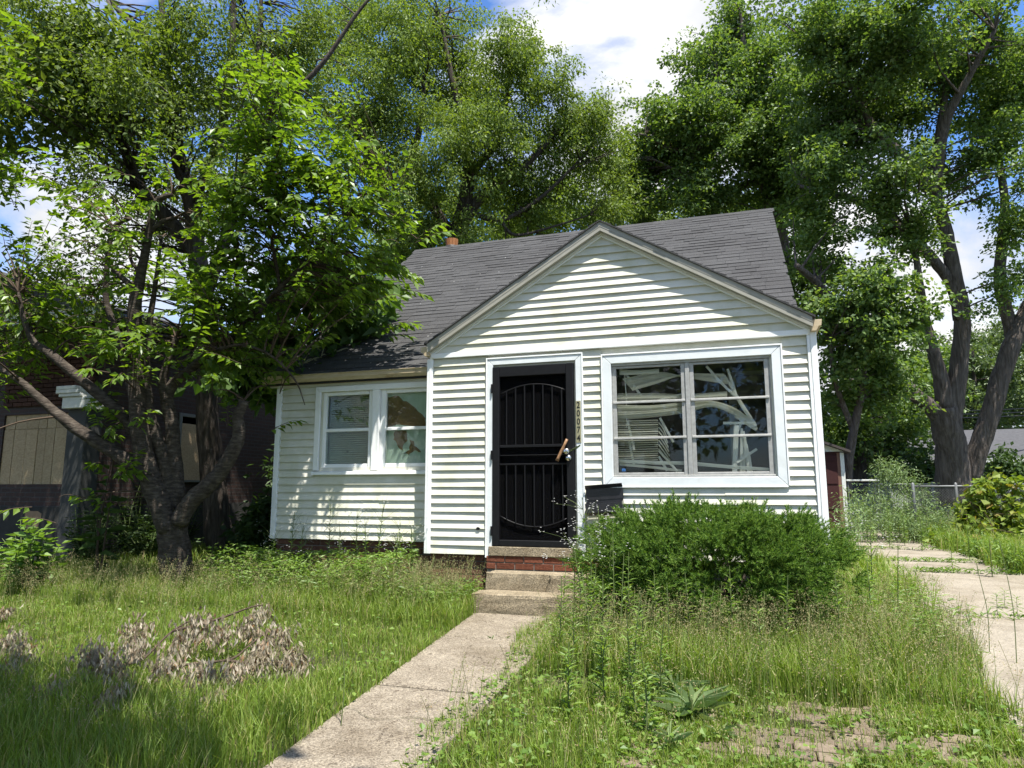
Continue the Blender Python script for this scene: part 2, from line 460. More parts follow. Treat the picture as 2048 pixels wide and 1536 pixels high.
M['locust_leaf'] = leafmat('locust_leaf', [(0, (.075, .115, .022)), (.5, (.112, .162, .03)), (1, (.165, .215, .048))], .48, (1.4, 1.45, .45), .03, .5)
M['elm_leaf'] = leafmat('elm_leaf', [(0, (.095, .150, .028)), (.5, (.142, .208, .04)), (1, (.195, .255, .058))], .46, (1.4, 1.4, .45), .025, .5)
M['maple_leaf'] = leafmat('maple_leaf', [(0, (.068, .125, .034)), (.5, (.108, .178, .046)), (.85, (.155, .23, .06)), (1, (.21, .27, .10))], .46, (1.4, 1.4, .45), .03, .5)
M['dark_leaf'] = leafmat('catalpa_leaf', [(0, (.042, .088, .022)), (.5, (.065, .122, .028)), (1, (.10, .17, .038))], .45, (1.4, 1.5, .45), .03, .5)
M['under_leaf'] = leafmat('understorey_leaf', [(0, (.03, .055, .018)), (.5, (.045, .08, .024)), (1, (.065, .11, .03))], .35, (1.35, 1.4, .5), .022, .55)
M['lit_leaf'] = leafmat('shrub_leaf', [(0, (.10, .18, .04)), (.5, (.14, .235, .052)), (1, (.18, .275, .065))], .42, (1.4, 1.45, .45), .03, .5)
M['vine_leaf'] = leafmat('vine_leaf', [(0, (.085, .14, .02)), (.5, (.15, .215, .03)), (.9, (.22, .26, .045)), (1, (.30, .20, .06))], .44, (1.35, 1.35, .45), .02, .55)
M['needle'] = leafmat('yew_needle', [(0, (.05, .105, .022)), (.5, (.095, .175, .032)), (1, (.18, .265, .05))], .32, (1.3, 1.4, .5), .008, .6)
M['dry_leaf'] = leafmat('dry_leaf', [(0, (.15, .11, .07)), (.45, (.33, .28, .20)), (.88, (.47, .42, .33)), (1, (.24, .12, .045))], .3, (1.1, 1, .85), .02, .6)
M['far_leaf'] = leafmat('far_leaf', [(0, (.065, .105, .035)), (1, (.12, .17, .055))], .4, (1.3, 1.35, .5), .04, .45)
M['shed_red'] = flat('shed_red', (.042, .012, .011), .8)
M['galv'] = flat('galvanised_steel', (.17, .175, .175), .6, .3, .5)
M['grey_roof'] = surf('grey_roof', [(.3, (.055, .055, .058)), (.7, (.10, .10, .104))], 12, .9, .1, bump=.3, bscale=40, stretch=(.5, 1, 6))
M['garage'] = flat('garage_paint', (.42, .45, .41), .6)

# ------------------------------------------------------------------ leaves as arrays
def nrm(a):
    return a / (np.linalg.norm(a, axis=-1, keepdims=True) + 1e-9)
def rdir(n):
    return nrm(rng.normal(size=(n, 3)))
def leaf_frame(A, N):
    A = nrm(A); S = nrm(np.cross(N, A)); N = np.cross(A, S)
    return A, S, N
def leaf_arrays(P0, A, N, Ln, Wd, kind=0):
    """P0 base, A axis, N upward normal, Ln length, Wd width -> verts, quads, tris"""
    n = len(P0)
    A, S, N = leaf_frame(A, N)
    Ln = Ln[:, None]; Wd = Wd[:, None]
    if kind == 0:
        V = np.stack([P0, P0 + A * Ln * .5 + S * Wd * .5 + N * Wd * .1, P0 + A * Ln - N * Ln * .1, P0 + A * Ln * .5 - S * Wd * .5 + N * Wd * .1], 1)
        q = np.arange(n)[:, None] * 4 + np.array([0, 1, 2, 3])
        return V.reshape(-1, 3), q, None
    if kind == 1:
        mid = P0 + A * Ln * .52 - N * Wd * .14
        V = np.stack([P0, P0 + A * Ln * .40 + S * Wd * .5 + N * Wd * .06, P0 + A * Ln * .40 - S * Wd * .5 + N * Wd * .06, mid, P0 + A * Ln - N * Ln * .18], 1)
        b = np.arange(n)[:, None] * 5
        t = np.concatenate([b + np.array([0, 3, 1]), b + np.array([0, 2, 3]), b + np.array([1, 3, 4]), b + np.array([3, 2, 4])])
        return V.reshape(-1, 3), None, t
    if kind == 2:    # needle
        V = np.stack([P0 + S * Wd * .5, P0 - S * Wd * .5, P0 + A * Ln], 1)
        return V.reshape(-1, 3), None, (np.arange(n)[:, None] * 3 + np.array([0, 1, 2]))
def leaf_obj(name, arrs, mat, parent, kind=0, stuff=True):
    V, q, t = leaf_arrays(*arrs, kind)
    o = link(bpy.data.objects.new(name, np_mesh(name, V, q, t, mat)), parent)
    if stuff: o['kind'] = 'stuff'
    return o
UNIT_LEAF = {}
def unit_leaf(mat, kind):
    k = (mat.name, kind)
    if k not in UNIT_LEAF:
        z = np.zeros((1, 3)); V, q, t = leaf_arrays(z, np.array([[0, 1., 0]]), np.array([[0, 0, 1.]]), np.ones(1), np.ones(1), kind)
        UNIT_LEAF[k] = np_mesh('leaf', V, q, t, mat)
    return UNIT_LEAF[k]
def leaf_parts(arrs, mat, parent, n=300, kind=1, rest='foliage', name='leaf'):
    """the n leaves that show largest become parts of their own, the others one part"""
    P0, A, N, Ln, Wd = arrs
    d = np.linalg.norm(P0 - CAM, axis=1)
    rel = P0 - CAM
    zc = rel @ fw; u = (rel @ RT) / np.maximum(zc, .1) * F_PX; v = (rel @ UP) / np.maximum(zc, .1) * F_PX
    vis = (zc > 0) & (abs(u) < 1020) & (abs(v) < 765)
    order = np.argsort(-(Ln * Wd / d ** 2) * np.where(vis, 1, 1e-6))
    big, small = order[:n], order[n:]
    me = unit_leaf(mat, kind)
    A2, S2, N2 = leaf_frame(A, N)
    for i in big:
        a, s, nn, l, w = A2[i], S2[i], N2[i], Ln[i], Wd[i]
        m = Matrix(((s[0] * w, a[0] * l, nn[0] * l, P0[i][0]), (s[1] * w, a[1] * l, nn[1] * l, P0[i][1]), (s[2] * w, a[2] * l, nn[2] * l, P0[i][2]), (0, 0, 0, 1)))
        piece(name, me, parent, m)
    if len(small):
        leaf_obj(rest, tuple(x[small] for x in arrs), mat, parent, kind)

def crown_points(blobs, nclump, hollow=.35, Lb=None, bough=9):
    """blobs: (u, v, radius px, depth[, depth radius]) -> clump centres strung along short boughs that spread through the crown's volume"""
    C0, Rr = [], []
    for b in blobs:
        u, v, r, d = b[:4]
        C0.append(P(u, v, d)); Rr.append((r * d / F_PX, b[4] if len(b) > 4 else r * d / F_PX))
    C0 = np.array(C0); Rr = np.array(Rr)
    w = Rr[:, 0] ** 2; w = w / w.sum()
    nb = max(1, nclump // bough) if Lb else nclump
    idx = rng.choice(len(C0), nb, p=w)
    D = rdir(nb)
    rad = hollow + (1 - hollow) * rng.random(nb) ** .6
    lat = D - np.outer(D @ fw, fw)
    dep = np.outer(D @ fw, fw)
    cen = C0[idx] + (lat * Rr[idx, 0:1] + dep * Rr[idx, 1:2]) * rad[:, None]
    if not Lb: return cen, D
    dirn = nrm(D * np.array([1, 1, .6]) + rng.normal(size=(nb, 3)) * .35 + np.array([0, 0, .25]))
    t = np.tile(np.linspace(-.75, .35, bough), nb) + rng.normal(size=nb * bough) * .04
    ln = np.repeat(Lb * (.6 + .8 * rng.random(nb)), bough)
    dd = np.repeat(dirn, bough, 0)
    out = np.repeat(cen, bough, 0) + dd * (t * ln)[:, None] + rng.normal(size=(nb * bough, 3)) * (ln * .10)[:, None]
    out[:, 2] -= ln * .10 * np.clip(t + .3, 0, 1) ** 2
    return out, np.repeat(D, bough, 0)
SUN_V = np.array([sdir.x, sdir.y, sdir.z])
FLECKS = [(-5.6, -.9, -.2, .62), (-4.7, -1.1, -.5, .3), (-3.0, -.75, -.4, .3), (-2.2, -.6, -.3, .4), (-1.4, -.5, -.3, .45), (-3.35, -1.0, -.2, .14), (-1.63, .25, 1.2, .12), (-1.95, .28, .35, .26), (-1.6, .28, .3, .28), (-2.4, .28, .2, .14), (-2.75, .28, .5, .10), (-2.6, .28, 1.0, .07), (-2.75, .28, 1.2, .06), (-2.65, .28, .75, .08)]
def sunny(arrs):
    """gaps in the crowns through which the sun reaches the ground"""
    P0 = arrs[0]; keep = np.ones(len(P0), bool)
    for x, y, z, r in FLECKS:
        d = P0 - np.array([x, y, z]); t = d @ SUN_V
        keep &= ~((t > .7) & (np.linalg.norm(d - np.outer(t, SUN_V), axis=1) < r))
    return tuple(a[keep] for a in arrs)
def crown(centres, outd, per, cr, Ln, Wd, droop=.35, flatten=.5, lnoise=.5):
    n = len(centres); N = n * per
    c = np.repeat(centres, per, 0)
    sz = np.repeat(.6 + .8 * rng.random(n), per)
    off = rdir(N) * (rng.random((N, 1)) ** .45) * 1.65 * np.array([1, 1, flatten]) * cr * sz[:, None]
    rad = np.linalg.norm(off[:, :2], axis=1)
    off[:, 2] -= rad ** 2 / (cr * 2.5) * .5
    P0 = c + off
    A = nrm(off * np.array([1, 1, .4]) / cr + rng.normal(size=(N, 3)) * .7 + np.array([0, 0, -droop]))
    Nn = nrm(rng.normal(size=(N, 3)) * .65 + np.array([0, 0, 1.0]) + np.repeat(outd, per, 0) * .3)
    l = Ln * (1 - lnoise + 2 * lnoise * rng.random(N)); w = Wd * (1 - lnoise + 2 * lnoise * rng.random(N))
    return sunny((P0, A, Nn, l, w))
def twigs(mb, skel, srad, targets, r0=.03, sag=.08, seg=5, sides=4):
    skel = np.array(skel)
    for t in targets:
        dd = np.linalg.norm((skel - t) * np.array([1, 1, 1.0]), axis=1) + 1.2 * np.maximum(0, skel[:, 2] - t[2])
        k = int(np.argmin(dd)); s = skel[k]
        ln = np.linalg.norm(t - s)
        if ln < .05 or ln > 3.2: continue
        mid = (s + t) / 2 + np.array([0, 0, sag * ln]) + rng.normal(size=3) * ln * .06
        r = min(r0 * (.5 + ln * .25), srad[k] * .7)
        pts = spline([s, mid, t], max(2, seg // 2))
        mb.tube(pts, list(np.linspace(r, r * .18, len(pts))), sides, cap=False)

def tree(name, label, cat, base, limbs, bark, blobs, leafm, nclump, per, cr, Ln, Wd, ntwig=160, tr=.03, droop=.35, flat=.5, group=None, kind=0, hollow=.35, lump=.12, sides=12, parts=0, root_flare=1.0):
    root = empty(name, base, label, cat, group)
    mb = MB(); skel, srad = [], []
    for pts, rads in limbs:
        p = spline(pts, 5); r = rspline(rads, 5)
        mb.tube(p, r, sides, lump=lump)
        skel += p; srad += r
    mb.build('trunk', bark, root, smooth=True)
    cen, D = crown_points(blobs, nclump, hollow, cr * 4.6)
    if ntwig:
        tb = MB()
        twigs(tb, skel, srad, cen[rng.choice(len(cen), min(ntwig, len(cen)), replace=False)], tr)
        if tb.v: tag(tb.build('branches', bark, root, smooth=True), kind='stuff')
    arrs = crown(cen, D, per, cr * .70, Ln, Wd, droop, flat)
    if parts: leaf_parts(arrs, leafm, root, parts, kind, 'crown')
    else: leaf_obj('crown', arrs, leafm, root, kind)
    return root

def mitred(root, part, x0, x1, z0, z1, w, y0, y1, mat, gap=.0016, bottom=True):
    """four mitred casing boards as sub-parts"""
    g = gap
    boards = [[(x0 + g, z1), (x1 - g, z1), (x1 - w - g, z1 - w), (x0 + w + g, z1 - w)],
              [(x0, z1 - g), (x0 + w, z1 - w - g), (x0 + w, (z0 + w + g) if bottom else z0), (x0, (z0 + g) if bottom else z0)],
              [(x1, z1 - g), (x1, (z0 + g) if bottom else z0), (x1 - w, (z0 + w + g) if bottom else z0), (x1 - w, z1 - w - g)]]
    if bottom: boards.append([(x0 + g, z0), (x0 + w + g, z0 + w), (x1 - w - g, z0 + w), (x1 - g, z0)])
    for b in boards:
        mb = MB().prism([(x, y0, z) for x, z in b], (0, y1 - y0, 0))
        mb.build(part, mat, root, bevel=.003)

# ================================================================== SETTING
def ground():
    xs = np.concatenate([np.linspace(-150, -16, 16), np.linspace(-14, 16, 76), np.linspace(18, 150, 16)])
    ys = np.concatenate([np.linspace(-60, -13, 12), np.linspace(-12, 16, 71), np.linspace(18, 300, 24)])
    X, Y = np.meshgrid(xs, ys)
    Z = zg(X, Y) + .012 * np.sin(X * 3.1 + Y) * np.cos(Y * 2.7) + .01 * np.sin(7 * X - 5 * Y) - .012
    V = np.stack([X, Y, Z], -1).reshape(-1, 3)
    nx, ny = len(xs), len(ys)
    i = np.arange(nx * ny).reshape(ny, nx)
    q = np.stack([i[:-1, :-1], i[:-1, 1:], i[1:, 1:], i[1:, :-1]], -1).reshape(-1, 4)
    tag(link(bpy.data.objects.new('ground', np_mesh('ground', V, q, None, M['soil'], True))), kind='structure')
ground()

def slab_run(root, mat, xl, xr, ys, thick=.09, lift=.03, bevel=.008):
    for a, b in zip(ys[:-1], ys[1:]):
        ya, yb = a + .02, b - .02
        mb = MB()
        dz = random.uniform(-.008, .008)
        p = [(xl(ya), ya), (xr(ya), ya), (xr(yb), yb), (xl(yb), yb)]
        mb.hexa([(x, y, G(x, y) - thick + dz) for x, y in p] + [(x, y, G(x, y) + lift + dz) for x, y in p])
        mb.build('slab', mat, root, bevel=bevel)
walk = tag(empty('front_walk', (.5, -3, G(.5, -3))), kind='structure')
slab_run(walk, M['concrete'], lambda y: .03 - .075 * (y + .6), lambda y: 1.0 - .02 * (y + .6), [-9.6, -8.3, -7.0, -5.6, -4.25, -2.9, -1.58, -.62])
ck = MB()
for pts_ in ([(.12, -3.45), (.3, -3.38), (.52, -3.5), (.75, -3.41), (.98, -3.48)], [(.62, -1.6), (.68, -1.3), (.6, -1.05), (.72, -.8)]):
    q_ = spline([(x, y, G(x, y) + .0325) for x, y in pts_], 6)
    for a_, b_ in zip(q_[:-1], q_[1:]):
        w_ = random.uniform(.0012, .0035); j_ = random.uniform(-.004, .004)
        ck.poly([(a_[0], a_[1] - w_ + j_, a_[2] + .006), (b_[0], b_[1] - w_ + j_, b_[2] + .006), (b_[0], b_[1] + w_ + j_, b_[2] + .006), (a_[0], a_[1] + w_ + j_, a_[2] + .006)])
ck.build('crack', M['soil'], walk)
drive = tag(empty('driveway', (5.4, 0, G(5.4, 0))), kind='structure')
slab_run(drive, M['drive'], lambda y: 4.18 + .085 * min(y, 1.5), lambda y: 6.2, [-10, -6.4, -3.1, .42, 4.0, 5.4, 7.5, 9.6, 13.0], lift=.03)
M['road'] = surf('asphalt', [(.3, (.04, .04, .042)), (.7, (.065, .064, .062))], 20, .9, .15, bump=.3)
rd = MB().box(-60, 60, -22, -14, -1.32, -1.19)
tag(rd.build('street', M['road']), kind='structure')

# ------------------------------------------------------------------ brick paving patch in the lawn
pave = tag(empty('brick_paving', (3.0, -3.1, G(3, -3.1))), kind='structure')
pb = MB().box(-.1, .1, -.05, .05, -.035, .012).mesh('brick', M['brick_pave'], bevel=.006)
nb_ = 0
for r_ in range(15):
    y = -4.05 + r_ * .108
    for c_ in range(10):
        x = 2.05 + c_ * .212 + (.106 if r_ % 2 else 0)
        cxn = (x - 3.0) / 1.08; cyn = (y + 3.35) / .86
        if random.random() < .07 or cxn * cxn + cyn * cyn > 1.05 + .25 * math.sin(x * 5 + y * 3): continue
        m = Matrix.Translation((x + random.uniform(-.004, .004), y + random.uniform(-.004, .004), G(x, y) + .004 + random.uniform(-.012, .008))) @ Euler((random.gauss(.044, .018), random.gauss(0, .02), random.gauss(0, .012))).to_matrix().to_4x4()
        piece('brick', pb, pave, m); nb_ += 1

# ================================================================== THE HOUSE
house = empty('house', (.2, 4.3, -.62), 'small white-sided bungalow with front gable, dark shingle roof and house number 20074', 'house')
PLX, CR = -.8064, 3.374          # front bump: left and right edges
FZ = 2.107                       # bottom of the gable siding
AX, AZ, RZ = 1.2692, 3.5218, 2.2903
RLX, RRX = -.7783, 3.3408
WY = .30                         # plane of the left wing
WX = -3.081
GSL = (AZ - RZ) / (AX - RLX)     # gable slope

def walls():
    mb = MB()
    def rects(y0, y1, x0, x1, z0, z1, holes):
        xs = sorted({x0, x1, *[h[0] for h in holes], *[h[1] for h in holes]})
        for a, b in zip(xs[:-1], xs[1:]):
            hs = sorted([(h[2], h[3]) for h in holes if h[0] <= a and h[1] >= b])
            z = z0
            for lo, hi in hs:
                if lo > z: mb.box(a, b, y0, y1, z, lo)
                z = hi
            if z < z1: mb.box(a, b, y0, y1, z, z1)
    rects(.004, .12, PLX + .03, CR - .02, -.10, 2.2, [(0.0, .93, -.10, 1.97), (1.33, 2.93, .724, 1.946)])
    rects(WY + .004, WY + .11, WX + .02, PLX + .02, .0, 2.06, [(-2.40, -.83, .88, 1.83)])
    mb.box(WX + .02, WX + .12, WY + .11, 8.7, 0, 2.06)          # left side
    mb.box(3.18, 3.28, .12, 8.7, -.1, 2.2)                      # right side
    mb.box(WX + .02, 3.28, 8.7, 8.8, -.1, 2.2)                  # rear
    # end gables under the main roof
    for x in (WX + .02, 3.2):
        mb.prism([(x, .31, 2.05), (x, 8.79, 2.05), (x, 4.552, 5.13)], (.08, 0, 0))
    mb.prism([(PLX + .03, .006, 2.2), (CR - .03, .006, 2.2), (CR - .03, .006, RZ - .06), (AX, .006, AZ - .06), (PLX + .03, .006, RZ - .06)], (0, .1, 0))
    mb.build('wall', M['siding'], house)
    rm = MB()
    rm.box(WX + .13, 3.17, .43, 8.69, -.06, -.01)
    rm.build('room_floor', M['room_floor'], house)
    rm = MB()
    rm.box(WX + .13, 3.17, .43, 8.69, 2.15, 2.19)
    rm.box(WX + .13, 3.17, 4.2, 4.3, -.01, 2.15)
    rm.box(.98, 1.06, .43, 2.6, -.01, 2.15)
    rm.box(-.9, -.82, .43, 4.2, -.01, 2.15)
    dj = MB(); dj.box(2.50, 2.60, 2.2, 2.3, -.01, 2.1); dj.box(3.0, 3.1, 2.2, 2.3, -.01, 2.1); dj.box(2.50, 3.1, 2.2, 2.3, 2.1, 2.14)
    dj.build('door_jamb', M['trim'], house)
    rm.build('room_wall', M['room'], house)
walls()

# siding boards: each course is one board, proud at its lower edge
EXP = .0915
def board(x0, x1, z0, e, y, butt=.026, x0t=None, x1t=None, parent=None):
    if x1 - x0 > 1.7 and x0t is None and random.random() < .6 or (x0t is not None and x1 - x0 > 2.2 and random.random() < .5):
        s_ = x0 + (x1 - x0) * random.uniform(.3, .7)
        if x0t is None: x0t, x1t = x0, x1
        board(x0, s_, z0, e, y, butt, x0t, s_); board(s_ - .0, x1, z0 - .0005, e, y, butt + .002, s_, x1t)
        return
    x0t = x0 if x0t is None else x0t; x1t = x1 if x1t is None else x1t
    j = lambda s=.0016: random.gauss(0, s)
    z0 = z0 + random.gauss(0, .0012)
    b0, b1 = butt + j(), butt + j()
    n = max(1, int((x1 - x0) / .8)); mb = MB()
    for k in range(n):
        a, c = k / n, (k + 1) / n
        ba, bc = b0 + (b1 - b0) * a, b0 + (b1 - b0) * c
        xa, xc = x0 + (x1 - x0) * a, x0 + (x1 - x0) * c
        ta, tcx = x0t + (x1t - x0t) * a, x0t + (x1t - x0t) * c
        mb.hexa([(xa, y - ba, z0), (xc, y - bc, z0), (xc, y, z0), (xa, y, z0),
                 (ta, y - .0015, z0 + e + .002), (tcx, y - .0015, z0 + e + .002), (tcx, y, z0 + e + .002), (ta, y, z0 + e + .002)])
    mb.build('siding_board', M['siding'], house)
def course_run(x0, x1, za, zb, y, e=EXP, skip=None):
    n = round((zb - za) / e)
    e = (zb - za) / n
    for k in range(n):
        z = za + k * e
        xs = [(x0, x1)]
        if skip:
            for (h0, h1, hz0, hz1) in skip:
                if z < hz1 - .02 and z + e > hz0 + .02:
                    xs = [q for a, b in xs for q in ((a, min(b, h0)), (max(a, h1), b)) if q[1] - q[0] > .02]
        for a, b in xs:
            board(a, b, z, e, y)
course_run(PLX + .075, 3.284, -.094, FZ - .004, 0.0, skip=[(-.0757, 1.0354, -.2, 2.075), (1.2354, 3.0527, .622, 2.037), (1.03, 1.62, -.2, .36)])
course_run(WX + .075, PLX, .005, 2.0, WY, e=.0945, skip=[(-2.5, PLX + .2, .785, 1.902)])
MB().box(1.036, 1.62, -.02, 0, -.115, .354).build('wall_panel', M['siding'], house, bevel=.003)
# gable boards
n = 15; e = (AZ - FZ - .05) / n
for k in range(n):
    z = FZ + .055 + k * e
    def lim(z):
        if z <= RZ - .06: return PLX + .055, 3.30
        return AX - (AZ - .09 - z) / GSL, AX + (AZ - .09 - z) / GSL
    a0, b0 = lim(z); a1, b1 = lim(z + e)
    a0, b0 = max(a0, PLX + .055), min(b0, 3.30); a1, b1 = max(a1, PLX + .055), min(b1, 3.30)
    if b0 - a0 < .05: continue
    if b1 < a1: a1 = b1 = AX
    board(a0, b0, z, e, -.012, .026, a1, b1)
MB().box(PLX + .04, 3.31, -.046, -.008, FZ, FZ + .056).build('starter_strip', M['trim'], house, bevel=.004)
MB().box(PLX + .038, PLX + .058, -.044, -.004, FZ + .057, RZ + .0).build('channel_trim', M['trim'], house, bevel=.003)
MB().box(3.292, 3.314, -.044, -.004, FZ + .057, RZ + .0).build('channel_trim', M['trim'], house, bevel=.003)
# corner posts
def post(x0, x1, y, z0, z1, yb):
    mb = MB()
    mb.box(x0, x0 + .03, y - .036, yb, z0, z1)
    mb.box(x0 + .0305, x1, y - .041, yb, z0, z1)
    mb.build('corner_post', M['trim'], house, bevel=.003)
post(PLX, PLX + .074, 0, -.10, FZ - .003, .29)
post(3.285, CR, 0, -.10, FZ + .03, .12)
post(WX, WX + .074, WY, 0, 2.03, WY + .1)
# frieze over the wing
MB().box(WX + .075, PLX, WY - .028, WY, 1.965, 2.04).build('frieze_board', M['siding'], house, bevel=.002)

# hole in the siding
hp = []
for k in range(14):
    a = 2 * math.pi * k / 14
    hp.append((-.165 + .024 * math.cos(a) + .004 * math.sin(3 * a), -.0300, .178 + (.020 if math.sin(a) > 0 else .012) * math.sin(a)))
MB().prism(hp, (0, .003, 0)).build('siding_hole', M['black'], house)

# ---- foundation bricks
def brick_wall(x0, x1, y, z0, z1, mat, root, w=.203, h=.062, jx=.011, jz=.0105):
    me = MB().box(-w / 2, w / 2, -.05, .05, -h / 2, h / 2).mesh('brick', mat, bevel=.004)
    z = z1 - h / 2; r_ = 0
    while z - h / 2 > z0 - .03:
        x = x0 + w / 2 - (w / 2 if r_ % 2 else 0)
        while x - w / 2 < x1 - .02:
            a, b = max(x - w / 2, x0), min(x + w / 2, x1)
            if b - a > .03:
                m = Matrix.Translation(((a + b) / 2, y + .05 + random.uniform(-.004, .003), z)) @ Matrix.Diagonal(((b - a) / w, 1, 1, 1))
                piece('brick', me, root, m)
            x += w + jx
        z -= h + jz; r_ += 1
brick_wall(PLX + .06, -.06, .03, -.66, -.105, M['brick_dark'], house)
brick_wall(-.06, 1.32, -.035, -.25, -.105, M['brick_red'], house)
brick_wall(WX + .05, PLX + .05, .335, -.45, -.01, M['brick_dark'], house)
fm = MB()
fm.box(PLX + .06, CR - .05, .045, .3, -.75, -.10)
fm.box(-.055, 1.31, -.028, .045, -.75, -.104)
fm.box(WX + .05, PLX + .06, .345, .5, -.75, .0)
fm.box(3.1, 3.27, .3, 8.7, -.75, -.1)
fm.box(WX + .05, WX + .2, .5, 8.7, -.75, .0)
fm.build('foundation', M['mortar'], house)
MB().box(-.035, .99, -.05, .12, -.102, -.004).build('door_sill', M['steps'], house, bevel=.006)

# ---- door casing and security door
def casing(x0, x1, z0, z1, w, y, mat, bottom, edge=.016):
    mitred(house, 'casing_board', x0 + edge, x1 - edge, z0, z1 - edge, w, y - .034, y + .004, mat, bottom=bottom)
    mb = MB()
    mb.box(x0, x0 + edge - .001, y - .042, y, z0, z1)
    mb.box(x1 - edge + .001, x1, y - .042, y, z0, z1)
    mb.box(x0 + edge, x1 - edge, y - .042, y, z1 - edge + .001, z1)
    if bottom: mb.box(x0 + edge, x1 - edge, y - .042, y, z0 - edge, z0 - .001)
    mb.build('channel_trim', M['trim'], house, bevel=.002)
casing(-.0757, 1.0354, -.125, 2.0734, .066, 0, M['alum'], False)
sd = MB()
y0, y1 = -.044, .012
DR = .931
for a in ((0.004, .085, .0, 1.965), (DR - .085, DR - .004, .0, 1.965), (.0855, DR - .0855, 1.85, 1.964), (.0855, DR - .0855, .001, .066)):
    sd.box(a[0], a[1], y0, y1, a[2], a[3])
door = sd.build('security_door', M['black'], house, bevel=.005)
MB().box(.085, DR - .085, .002, .006, .066, 1.85).build('screen', M['screen'], door)
MB().box(.03, DR - .03, .085, .12, -.003, 1.95).build('inner_door', M['inner_door'], door)
for za, zb in ((.12, .82), (1.02, 1.82)):
    MB().box(.20, .42, .078, .0845, za, zb).build('door_panel', M['inner_door'], door, bevel=.004)
    MB().box(.52, .74, .078, .0845, za, zb).build('door_panel', M['inner_door'], door, bevel=.004)
def arch_z(x, lower):
    t = (x - .48) / .39
    return (.21 + .11 * t * t) if lower else (1.755 - .10 * t * t)
for k in range(7):
    x = .165 + k * .105
    MB().box(x - .006, x + .006, -.026, -.012, 1.095, arch_z(x, False)).build('bar', M['black'], door)
    MB().box(x - .006, x + .006, -.026, -.012, arch_z(x, True), .87).build('bar', M['black'], door)
for lower in (False, True):
    pts = [(.09 + .75 * k / 16, -.019, arch_z(.09 + .75 * k / 16, lower)) for k in range(17)]
    MB().tube(pts, .007, 6).build('arch_bar', M['black'], door, smooth=True)
for z, h in ((1.075, .028), (.975, .008), (.878, .016)):
    MB().box(.0855, DR - .0855, -.03, -.004, z - h / 2, z + h / 2).build('rail', M['black'], door, bevel=.002)
for z in (1.72, .98, .16):
    MB().tube([(-.001, -.05, z - .05), (-.001, -.05, z + .05)], .011, 8).build('hinge', M['black'], door)
# battered handle: wooden grip, knob, latch strap
h = MB(); a, b = np.array([.862, -.075, 1.135]), np.array([.752, -.085, .905])
d_ = b - a
h.tube([a, a + d_ * .3, a + d_ * .55, a + d_ * .85, b], [.015, .014, .018, .017, .022], 8, lump=.1)
h.build('handle_grip', M['wood'], door, smooth=True)
MB().lathe((.852, -.02, 1.005), (0, -1, 0), [(0, .034), (.012, .034), (.014, .018), (.04, .018), (.045, .032), (.065, .034), (.078, .022), (.08, .001)]).build('knob', M['chrome'], door, smooth=True)
MB().lathe((.868, -.02, .937), (0, -1, 0), [(0, .036), (.03, .034), (.05, .03), (.056, .001)]).build('knob', M['chrome'], door, smooth=True)
h = MB(); h.hexa([(.855, -.06, 1.0), (.86, -.05, .985), (1.0, -.033, 1.062), (.995, -.04, 1.075), (.855, -.05, 1.006), (.86, -.045, .991), (1.0, -.028, 1.066), (.995, -.03, 1.08)])
h.build('latch_strap', M['chrome'], door)
# house number
num = MB().box(.955, 1.008, -.040, -.0355, 1.098, 1.545).build('house_number', M['brass'], house)
for k, chx in enumerate('20074'):
    cu = bpy.data.curves.new('digit', 'FONT')
    cu.body = chx; cu.size = .094; cu.extrude = .0008; cu.align_x = 'CENTER'; cu.offset = .0016
    cu.materials.append(M['digit'])
    tmp = bpy.data.objects.new('digit_curve', cu); col.objects.link(tmp)
    dme = bpy.data.meshes.new_from_object(tmp.evaluated_get(bpy.context.evaluated_depsgraph_get()))
    bpy.data.objects.remove(tmp); bpy.data.curves.remove(cu)
    o = bpy.data.objects.new('digit', dme)
    link(o, num, Matrix.Translation((.9815, -.0415, 1.545 - .0885 * (k + 1) + .012)) @ Euler((math.pi / 2, 0, 0)).to_matrix().to_4x4() @ Matrix.Diagonal((.78, 1, 1, 1)))

